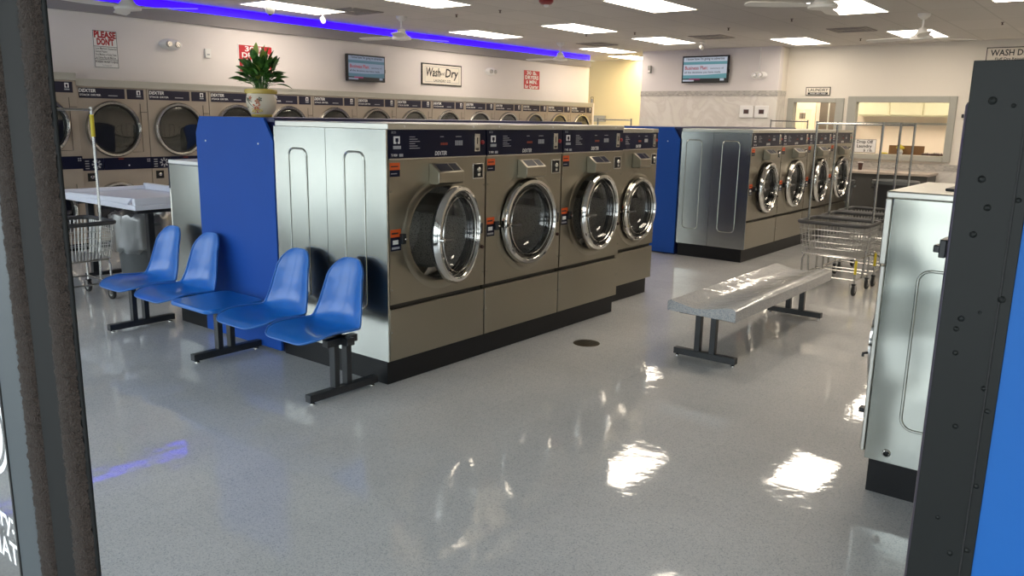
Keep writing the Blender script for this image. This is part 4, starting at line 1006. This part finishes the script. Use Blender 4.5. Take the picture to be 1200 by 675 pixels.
# ------------------------------------------------------------------ televisions
def tv(face, label, u0, u1, z0, z1, at_, dim=False):
    TE = M['scr_teal_dim'] if dim else M['scr_teal']; PA = M['scr_pale_dim'] if dim else M['scr_pale']
    """built facing -y in local space, then turned for the side wall"""
    w, h = u1-u0, z1-z0
    t = thing('television', label, 'television', (0,0,0), 0, 'wall televisions')
    b = MB(); b.box(0, w, -.05, 0, 0, h, M['black_ink']); b.box(w*.3, w*.7, 0, .06, h*.3, h*.7, M['black']); b.box(w, w+.012, -.045, -.01, h*.35, h*.5, M['black']); b.build('housing', t, smooth=False, bevel=.006)
    b = MB(); f = -.0505; m_ = w*.03
    def r(a0, a1, c0, c1, mat, d=0): b.box(m_+(w-2*m_)*a0, m_+(w-2*m_)*a1, f-.0008-d, f-d, m_+(h-2*m_)*c0, m_+(h-2*m_)*c1, mat)
    r(0,1,.82,1,PA); r(0,1,.70,.82,TE); r(0,1,.26,.70,PA); r(0,1,.12,.26,TE); r(0,1,0,.12,M['scr_black']); r(0,.26,.0,.07,PA,.0008); r(.15,.40,.06,.12,M['scr_mag'],.0009); r(.86,.95,.02,.11,PA,.0009)
    b.add([(m_, f-.0012, h*.24), (w-m_, f-.0012, h*.34), (w-m_, f-.0012, h*.24)], [(0,2,1)], TE)
    text(b, "I know how I'm going to advertise", h*.13, M['black_ink'], (w*.5, f-.001, h*.885), '-y', width=w*.82, bold=.015)
    text(b, 'Business Plan:', h*.19, M['red_ink'], (w*.06, f-.001, h*.55), '-y', width=w*.50, bold=.015, align='LEFT'); text(b, 'summary of', h*.09, M['black_ink'], (w*.62, f-.001, h*.53), '-y', width=w*.28, bold=.0, align='LEFT')
    text(b, 'all the decisions you have made', h*.10, M['black_ink'], (w*.06, f-.001, h*.39), '-y', width=w*.78, bold=.01, align='LEFT')
    b.build('screen', t, smooth=False, label='lit screen reading Business Plan')
    if face == 'x': t.rotation_euler = (0, 0, PI/2); t.location = (at_, u0, z0)
    else: t.location = (u0, at_, z0)
tv('x', 'television on the left wall showing a Business Plan slide', 8.31, 9.08, 2.115, 2.51, -9.84, True)
tv('-y', 'television on the back wall showing a Business Plan slide', -7.43, -6.49, 2.325, 2.82, 14.64)

# ------------------------------------------------------------------ small wall fittings
def emergency_light(loc, rz, label, conduit=False):
    t = thing('emergency_light', label, 'emergency light', loc, rz, 'emergency lights')
    b = MB(); b.lathe([(0,-.075),(.05,-.07),(.08,-.045),(.09,0)], 'y', (0,0,0), M['white'], 24); bb = b.build('base', t); bb.scale = (1.7, 1, .8)
    for s in (-1, 1):
        b = MB(); b.lathe([(0,-.03),(.03,-.03),(.038,0),(.03,.03)], 'y', (s*.055, -.065, .0), M['chrome_soft'], 18); b.build('lamp_head', t)
    if conduit: b = MB(); b.tube([(0,-.015,.06),(0,-.015,.49)], .010, M['white'], 8); b.build('conduit', t)
emergency_light((-9.9, 5.56, 2.425), PI/2, 'oval emergency light right of the PLEASE DON\'T sign')
emergency_light((-9.9, 11.80, 2.435), PI/2, 'emergency light between the cream sign and the far red sign')
emergency_light((-5.93, 14.7, 2.45), 0, 'emergency light on the back wall hanging from a conduit', True)
b = MB(); b.box(-9.9, -9.87, 6.02, 6.10, 2.30, 2.41, M['white']); b.box(-9.87, -9.868, 6.04, 6.08, 2.33, 2.345, M['grey_ink']); tag(b.build('alarm_box', smooth=False, bevel=.006), 'small white alarm box high on the left wall', 'alarm box')
b = MB(); b.box(-8.21, -8.15, 14.65, 14.7, 2.53, 2.67, M['pale_panel']); b.box(-8.20, -8.16, 14.64, 14.65, 2.54, 2.58, M['white']); tag(b.build('motion_sensor', smooth=False, bevel=.006), 'small grey sensor at the left end of the back wall', 'sensor')
for x, l in ((-6.115, 'left of the two square white thermostats on the tiled wall'), (-5.825, 'right of the two square white thermostats on the tiled wall')):
    t = thing('thermostat', l, 'thermostat', (x, 14.7, 1.80), 0, 'thermostats on the back wall')
    b = MB(); b.box(-.13, .13, -.03, 0, -.11, .11, M['white']); b.build('cover', t, smooth=False, bevel=.01)
    b = MB(); b.box(-.045, .045, -.034, -.03, -.035, .035, M['cup']); b.box(-.052, .052, -.032, -.03, -.042, .042, M['grey_ink']); b.build('dial_window', t, smooth=False)
b = MB(); b.box(-10.78, -10.70, 16.57, 16.6, 1.83, 2.13, M['wall_yellow']); frame_lines(b, '-y', 16.57, -10.78, -10.70, 1.83, 2.13, .012, M['dark_door']); b.box(-10.76,-10.72,16.565,16.57,1.87,2.09,M['grey_ink']); tag(b.build('narrow_plate', smooth=False), 'narrow upright framed plate on the yellow hall wall', 'plate')
b = MB(); b.box(-10.85, -10.35, 16.54, 16.6, 1.56, 1.70, M['pale_panel']); b.box(-10.70, -10.64, 16.53, 16.54, 1.57, 1.65, M['grey_ink']); tag(b.build('control_box', smooth=False, bevel=.006), 'pale control box low on the yellow hall wall', 'control box')
b = MB(); b.box(-2.62, -2.54, 15.05, 15.1, 1.74, 1.80, M['black_metal']); tag(b.build('wall_hook', smooth=False, bevel=.01), 'small black hook on the wall right of the back window', 'hook')

# ------------------------------------------------------------------ ceiling fittings
def troffers():
    src = None
    spots = [(-4.97, 8.88, 'ceiling light panel right of the red strobe, above the near washers'), (-7.12, 10.58, 'ceiling light panel centred between the two far fans'),
             (-6.90, 12.83, 'ceiling light panel just before the back television'), (-8.80, 14.10, 'ceiling light panel nearest the end of the violet strip'),
             (-8.97, 10.58, 'ceiling light panel close to the violet strip, above the cream sign'), (-4.95, 13.93, 'ceiling light panel by the back wall, left of the last fan'),
             (-3.08, 13.60, 'ceiling light panel partly behind the far right fan'), (-3.10, 10.20, 'ceiling light panel beside the large near fan'),
             (-9.02, 6.80, 'long ceiling light panel at upper left by the violet strip'), (-7.12, 7.15, 'ceiling light panel cut by the top edge left of the strobe'),
             (-3.1, 6.25, 'ceiling light panel over the bench, seen in the floor'), (-1.35, 9.95, 'ceiling light panel at the top right corner'),
             (-1.2, 6.2, 'ceiling light panel over the right hand washer'), (-1.2, 13.2, 'ceiling light panel at the far right by the back wall')]
    for k, (x, y, l) in enumerate(spots):
        if src is None:
            t = thing('ceiling_light', '', 'ceiling light')
            b = MB(); hx, hy = .295, .60
            b.box(-hx-.012, -hx, -hy-.012, hy+.012, -.012, .0, M['white']); b.box(hx, hx+.012, -hy-.012, hy+.012, -.012, .0, M['white'])
            b.box(-hx, hx, -hy-.012, -hy, -.012, .0, M['white']); b.box(-hx, hx, hy, hy+.012, -.012, .0, M['white']); b.build('frame', t, smooth=False)
            b = MB(); b.box(-hx, hx, -hy, hy, -.010, -.004, M['lens']); b.build('diffuser', t, smooth=False)
            src = t; o = t
        else: o = dup(src)
        o.location = (x, y, CZ); o['label'] = l; o['group'] = 'fluorescent ceiling panels'
    o = dup(src); o.location = (-9.30, 15.95, CZ); o['label'] = 'warm ceiling light panel in the yellow hall'; o['group'] = 'fluorescent ceiling panels'
    d = kids(o, 'diffuser')[0]; d.data = d.data.copy(); d.data.materials[0] = M['lens_hall']
    for q in (-5.6, -2.4): o = dup(src); o.location = (q, 16.5, CZ); o['label'] = 'unseen warm light panel added to brighten the back room, %s' % ('behind the doorway' if q < -4 else 'behind the window'); o['group'] = 'fluorescent ceiling panels'; b_ = kids(o, 'diffuser')[0]; b_.data = d.data.copy(); b_.data.materials[0] = M['lens_back_fill']  # unseen lamps added to brighten the back room
troffers()
def fan():
    t = thing('ceiling_fan', '', 'ceiling fan')
    b = MB(); b.lathe([(0,0),(.075,0),(.07,-.03),(.03,-.065),(.016,-.07)], 'z', (0,0,0), M['fan_white'], 24); b.build('canopy', t)
    b = MB(); b.tube([(0,0,-.06),(0,0,-.20)], .014, M['fan_white'], 10); b.build('rod', t)
    b = MB(); b.lathe([(.015,-.16),(.05,-.175),(.062,-.22),(.085,-.25),(.125,-.27),(.135,-.29),(.13,-.31),(.07,-.32),(0,-.322)], 'z', (0,0,0), M['fan_white'], 32); b.build('motor', t)
    for k in range(3):
        b = MB(); L = .72; hw0, hw1 = .055, .075; tl = .012
        pts = [(.10,-hw0*.5),(.22,-hw0),(L*.6,-hw1),(L-.03,-hw1*.9),(L,-hw1*.4),(L,hw1*.4),(L-.03,hw1*.9),(L*.6,hw1),(.22,hw0),(.10,hw0*.5)]
        b.prism(pts, 'z', -.003, .003, M['fan_white']); o = b.build('blade', t, smooth=False, loc=(0,0,-.285)); o.rotation_euler = (math.radians(9), 0, 2*PI*k/3)
    return t
fn = fan(); FS = [(-8.47, 8.17, 70, 'ceiling fan in front of the violet strip, above the left television'), (-8.75, 12.39, 65, 'far ceiling fan in front of the violet strip'),
      (-2.51, 11.27, 165, 'ceiling fan at the right, over the far floor'), (-2.62, 7.86, 100, 'ceiling fan cut by the top edge right of centre'), (-8.70, 4.44, 40, 'ceiling fan cut by the top edge at the left')]
for k, (x, y, a, l) in enumerate(FS):
    o = fn if k == 0 else dup(fn); o.location = (x, y, CZ); o.rotation_euler = (0, 0, math.radians(a)); o['label'] = l; o['group'] = 'white three blade ceiling fans'
def vent_make():
    t = thing('ceiling_vent', '', 'vent')
    b = MB(); b.box(-.28, .28, -.28, .28, -.006, -.001, M['vent'])
    b.build('grille', t, smooth=False)
    b = MB()
    for k in range(4):
        q = .27-.06*k
        for s in (-1, 1): b.box(-q, q, s*q-.006, s*q+.006, -.012, -.006, M['soffit']); b.box(s*q-.006, s*q+.006, -q, q, -.012, -.006, M['soffit'])
    b.build('louvre', t, smooth=False); return t
vt = vent_make(); VS = [(-8.55, 7.60+.55, 'dusty ceiling vent beside the left fan'), (-5.95, 12.65, 'dusty ceiling vent beside the panel before the back television'), (-3.75, 12.6, 'dusty ceiling vent left of the far right fan'), (-8.3, 12.9, 'dusty ceiling vent above the far left fan')]
VS[0] = (-8.62, 7.45, VS[0][2])
for k, (x, y, l) in enumerate(VS):
    o = vt if k == 0 else dup(vt); o.location = (x, y, CZ); o['label'] = l; o['group'] = 'dusty square ceiling vents'
SP = [(-7.667,8.416,'between the left fan and the near light panel'),(-6.876,8.374,'just left of the red strobe'),(-6.708,11.501,'near the middle of the back ceiling'),(-7.524,11.362,'left of the middle ceiling panel'),(-4.05,10.991,'above the far row of washers'),(-1.86,12.645,'at the far right of the ceiling'),(-4.016,14.0,'close to the back wall'),(-5.2, 11.6,'between the back television and the far row')]
sp = None
for x, y, l in SP:
    if sp is None:
        b = MB(); b.lathe([(.022,0),(.022,-.004),(.008,-.006),(.007,-.026),(.015,-.030),(.015,-.034),(0,-.036)], 'z', (0,0,0), M['cup'], 12); sp = o = b.build('sprinkler_head')
    else: o = sp.copy(); COL.objects.link(o)
    o.location = (x, y, CZ); tag(o, 'small dark ceiling sprinkler ' + l, 'sprinkler', 'ceiling sprinklers')
b = MB(); b.lathe([(.085,0),(.085,-.03),(.06,-.055),(.03,-.06),(0,-.06)], 'z', (0,0,0), M['red'], 28); o = thing('fire_strobe', 'red round fire strobe on the ceiling at top centre', 'fire alarm', (-5.80, 7.90, CZ)); b.build('housing', o)
b = MB(); b.lathe([(.03,-.058),(.03,-.075),(.015,-.085),(0,-.086)], 'z', (0,0,0), M['white'], 16); b.build('lens', o)
def camera_unit(x, y, rz, l, dome=False):
    t = thing('security_camera', l, 'security camera', (x, y, CZ), rz, 'white security cameras')
    b = MB(); b.lathe([(0,0),(.045,0),(.045,-.02),(.012,-.03),(.012,-.07)], 'z', (0,0,0), M['white'], 18); b.build('mount', t)
    if dome: b = MB(); b.lathe([(.055,-.05),(.06,-.09),(.05,-.13),(.025,-.155),(0,-.16)], 'z', (0,0,0), M['fan_white'], 22); b.lathe([(.03,-.150),(.02,-.163),(0,-.165)], 'z', (0,0,0), M['black'], 14)
    else: b = MB(); b.tube([(-.05,0,-.075),(.06,0,-.115)], .034, M['white'], 14); b.tube([(.058,0,-.114),(.072,0,-.119)], .028, M['cream_sign'], 14)
    b.build('body', t)
camera_unit(-8.856, 6.31, 0, 'dome security camera on the long upper left light panel', True)
camera_unit(-9.15, 7.36, -.6, 'bullet security camera just before the violet strip')
camera_unit(-6.45, 13.35, -.9, 'bullet security camera above the back television')

# ------------------------------------------------------------------ plant
def plant():
    t = thing('potted_plant', 'leafy variegated plant in a cream and yellow pot on the blue bulkhead ledge', 'plant', (-5.0, 3.46, 1.576))
    b = MB(); b.lathe([(0,.0),(.068,0),(.075,.012),(.07,.022)], 'z', (0,0,0), M['pot_rim'], 36)
    b.lathe([(.074,.018),(.088,.04),(.100,.075),(.1045,.11),(.101,.135),(.096,.160)], 'z', (0,0,0), M['pot'], 36)
    b.lathe([(.095,.158),(.108,.160),(.112,.174),(.109,.190),(.10,.192),(.094,.175)], 'z', (0,0,0), M['pot_rim'], 36); pt = b.build('pot', t)
    b = MB(); b.lathe([(0,.178),(.095,.178)], 'z', (0,0,0), M['soil'], 24); b.build('soil', t)
    b = MB(); rnd = random.Random(5)
    def on(a, z, d=.003):
        r = .068+.037*min(1, (z/.11))**.75+d; return (r*math.cos(a), r*math.sin(a), z)
    b.tube([on(-.95-.1*k+.05*math.sin(k), .035+.012*k) for k in range(9)], .0022, M['pot_dark'], 5)
    b.tube([on(-1.25-.08*k, .10+.006*k) for k in range(6)], .002, M['pot_dark'], 5)
    for a, z, s, m in ((-.95,.075,.020,'pot_red'),(-1.15,.05,.018,'pot_rim'),(-.85,.105,.015,'pot_red'),(-1.0,.045,.015,'pot_red'),(-1.55,.118,.011,'pot_dark'),(-1.75,.07,.010,'pot_dark'),(-.7,.05,.014,'pot_rim'),(-1.35,.13,.010,'pot_red'),(-.7,.12,.012,'pot_dark')):
        s *= 1.5; c = Vector(on(a, z, .004)); tx = Vector((-math.sin(a), math.cos(a), 0)); n = 5
        for k in range(n):
            q = 2*PI*k/n+a; dv = tx*math.cos(q)*s*.6+Vector((0,0,1))*math.sin(q)*s*.6; pv = tx*-math.sin(q)*s*.3+Vector((0,0,1))*math.cos(q)*s*.3
            b.add([c, c+dv+pv, c+dv*1.7, c+dv-pv], [(0,1,2,3)], M[m])
    b.build('painted_flowers', pt, label='painted red and yellow flowers')
    # leaves
    rnd = random.Random(11)
    for k in range(94):
        a = k*2.39996; q = (k+.5)/94; ph = math.acos(1-1.22*q); rr = rnd.uniform(.55, 1.0)
        if k < 5: rr = 1.06
        s = Vector((math.cos(a)*math.sin(ph)*.115*rr, math.sin(a)*math.sin(ph)*.115*rr, .250+math.cos(ph)*.135*rr))
        base = Vector((s.x*.35, s.y*.35, .178)); mid = (base+s)*.5; mid.z += .015; mid.x *= .8; mid.y *= .8
        d = (s-Vector((0,0,.20))).normalized(); d = (d+Vector((rnd.uniform(-.3,.3), rnd.uniform(-.3,.3), rnd.uniform(-.05,.35)))).normalized()
        L = rnd.uniform(.085, .125); w = rnd.uniform(.020, .031)
        side = d.cross(Vector((0,0,1))).normalized(); t_ = rnd.uniform(-.8,.8); side = (side*math.cos(t_)+d.cross(side)*math.sin(t_)).normalized(); nrm = side.cross(d)
        b = MB(); b.tube([base, mid, s], .0018, M['leaf'], 4); rows = []; p = s.copy(); dd = d.copy(); n = 9
        for i in range(n+1):
            u = i/n; ww = w*math.sin(PI*min(1,u*.93+.05))**.8*(1-.25*u); cup = .18*ww
            rows.append([tuple(p-side*ww+nrm*cup), tuple(p), tuple(p+side*ww+nrm*cup)])
            dd = (dd+Vector((0,0,-.05-.10*math.sin(ph)*rnd.random()))).normalized(); p = p+dd*L/n
        b.grid(rows, M['leaf_pale'] if k in (0,2,3) or k % 17 == 5 else M['leaf']); o = b.build('leaf', t)
plant()

# ------------------------------------------------------------------ floor drain
b = MB(); b.lathe([(0,.004),(.085,.004),(.095,.002),(.098,0)], 'z', (0,0,0), M['drain'], 32)
for k in range(5): b.box(-.06+.028*k-.004, -.06+.028*k+.004, -.05, .05, .004, .0052, M['black'])
tag(b.build('floor_drain', loc=(-3.09, 4.815, .0)), 'round dark brass drain cover in the floor before the washers', 'drain')

# ------------------------------------------------------------------ daylight and colour management
w = bpy.data.worlds.new('World'); scene.world = w; w.use_nodes = True
N = w.node_tree.nodes; L = w.node_tree.links; bg = N['Background']
tc = N.new('ShaderNodeTexCoord'); sx = N.new('ShaderNodeSeparateXYZ'); L.new(tc.outputs['Generated'], sx.inputs[0])
cr = N.new('ShaderNodeValToRGB'); e = cr.color_ramp.elements
e[0].position = 0; e[0].color = (.30, .33, .36, 1); e[1].position = 1; e[1].color = (.62, .80, 1.0, 1)
for p_, c in ((.485, (.30,.33,.36)), (.50, (.10,.12,.14)), (.535, (.12,.14,.15)), (.55, (.75,.80,.78)), (.62, (.85,.92,.95))): x = e.new(p_); x.color = (*c, 1)
mr = N.new('ShaderNodeMapRange'); mr.inputs[1].default_value = -1; mr.inputs[2].default_value = 1
L.new(sx.outputs[2], mr.inputs[0]); L.new(mr.outputs[0], cr.inputs[0]); L.new(cr.outputs[0], bg.inputs['Color']); bg.inputs['Strength'].default_value = 4.6
sl = bpy.data.lights.new('sun', 'SUN'); sl.energy = 8; sl.angle = math.radians(.5); sl.color = (1, .96, .88)
so = bpy.data.objects.new('sun', sl); COL.objects.link(so); so.location = (0, 0, 12); so.rotation_euler = (math.radians(-32), 0, 0)

vs = scene.view_settings
scene.display_settings.display_device = 'sRGB'
vs.view_transform = 'Standard'; vs.look = 'None'; vs.gamma = 1; vs.use_curve_mapping = False; vs.exposure = 0.0
scene.cycles.use_denoising = True
scene.cycles.max_bounces = 10; scene.cycles.diffuse_bounces = 4; scene.cycles.glossy_bounces = 5; scene.cycles.transparent_max_bounces = 12
scene.cycles.caustics_reflective = False; scene.cycles.caustics_refractive = False; scene.cycles.sample_clamp_indirect = 6
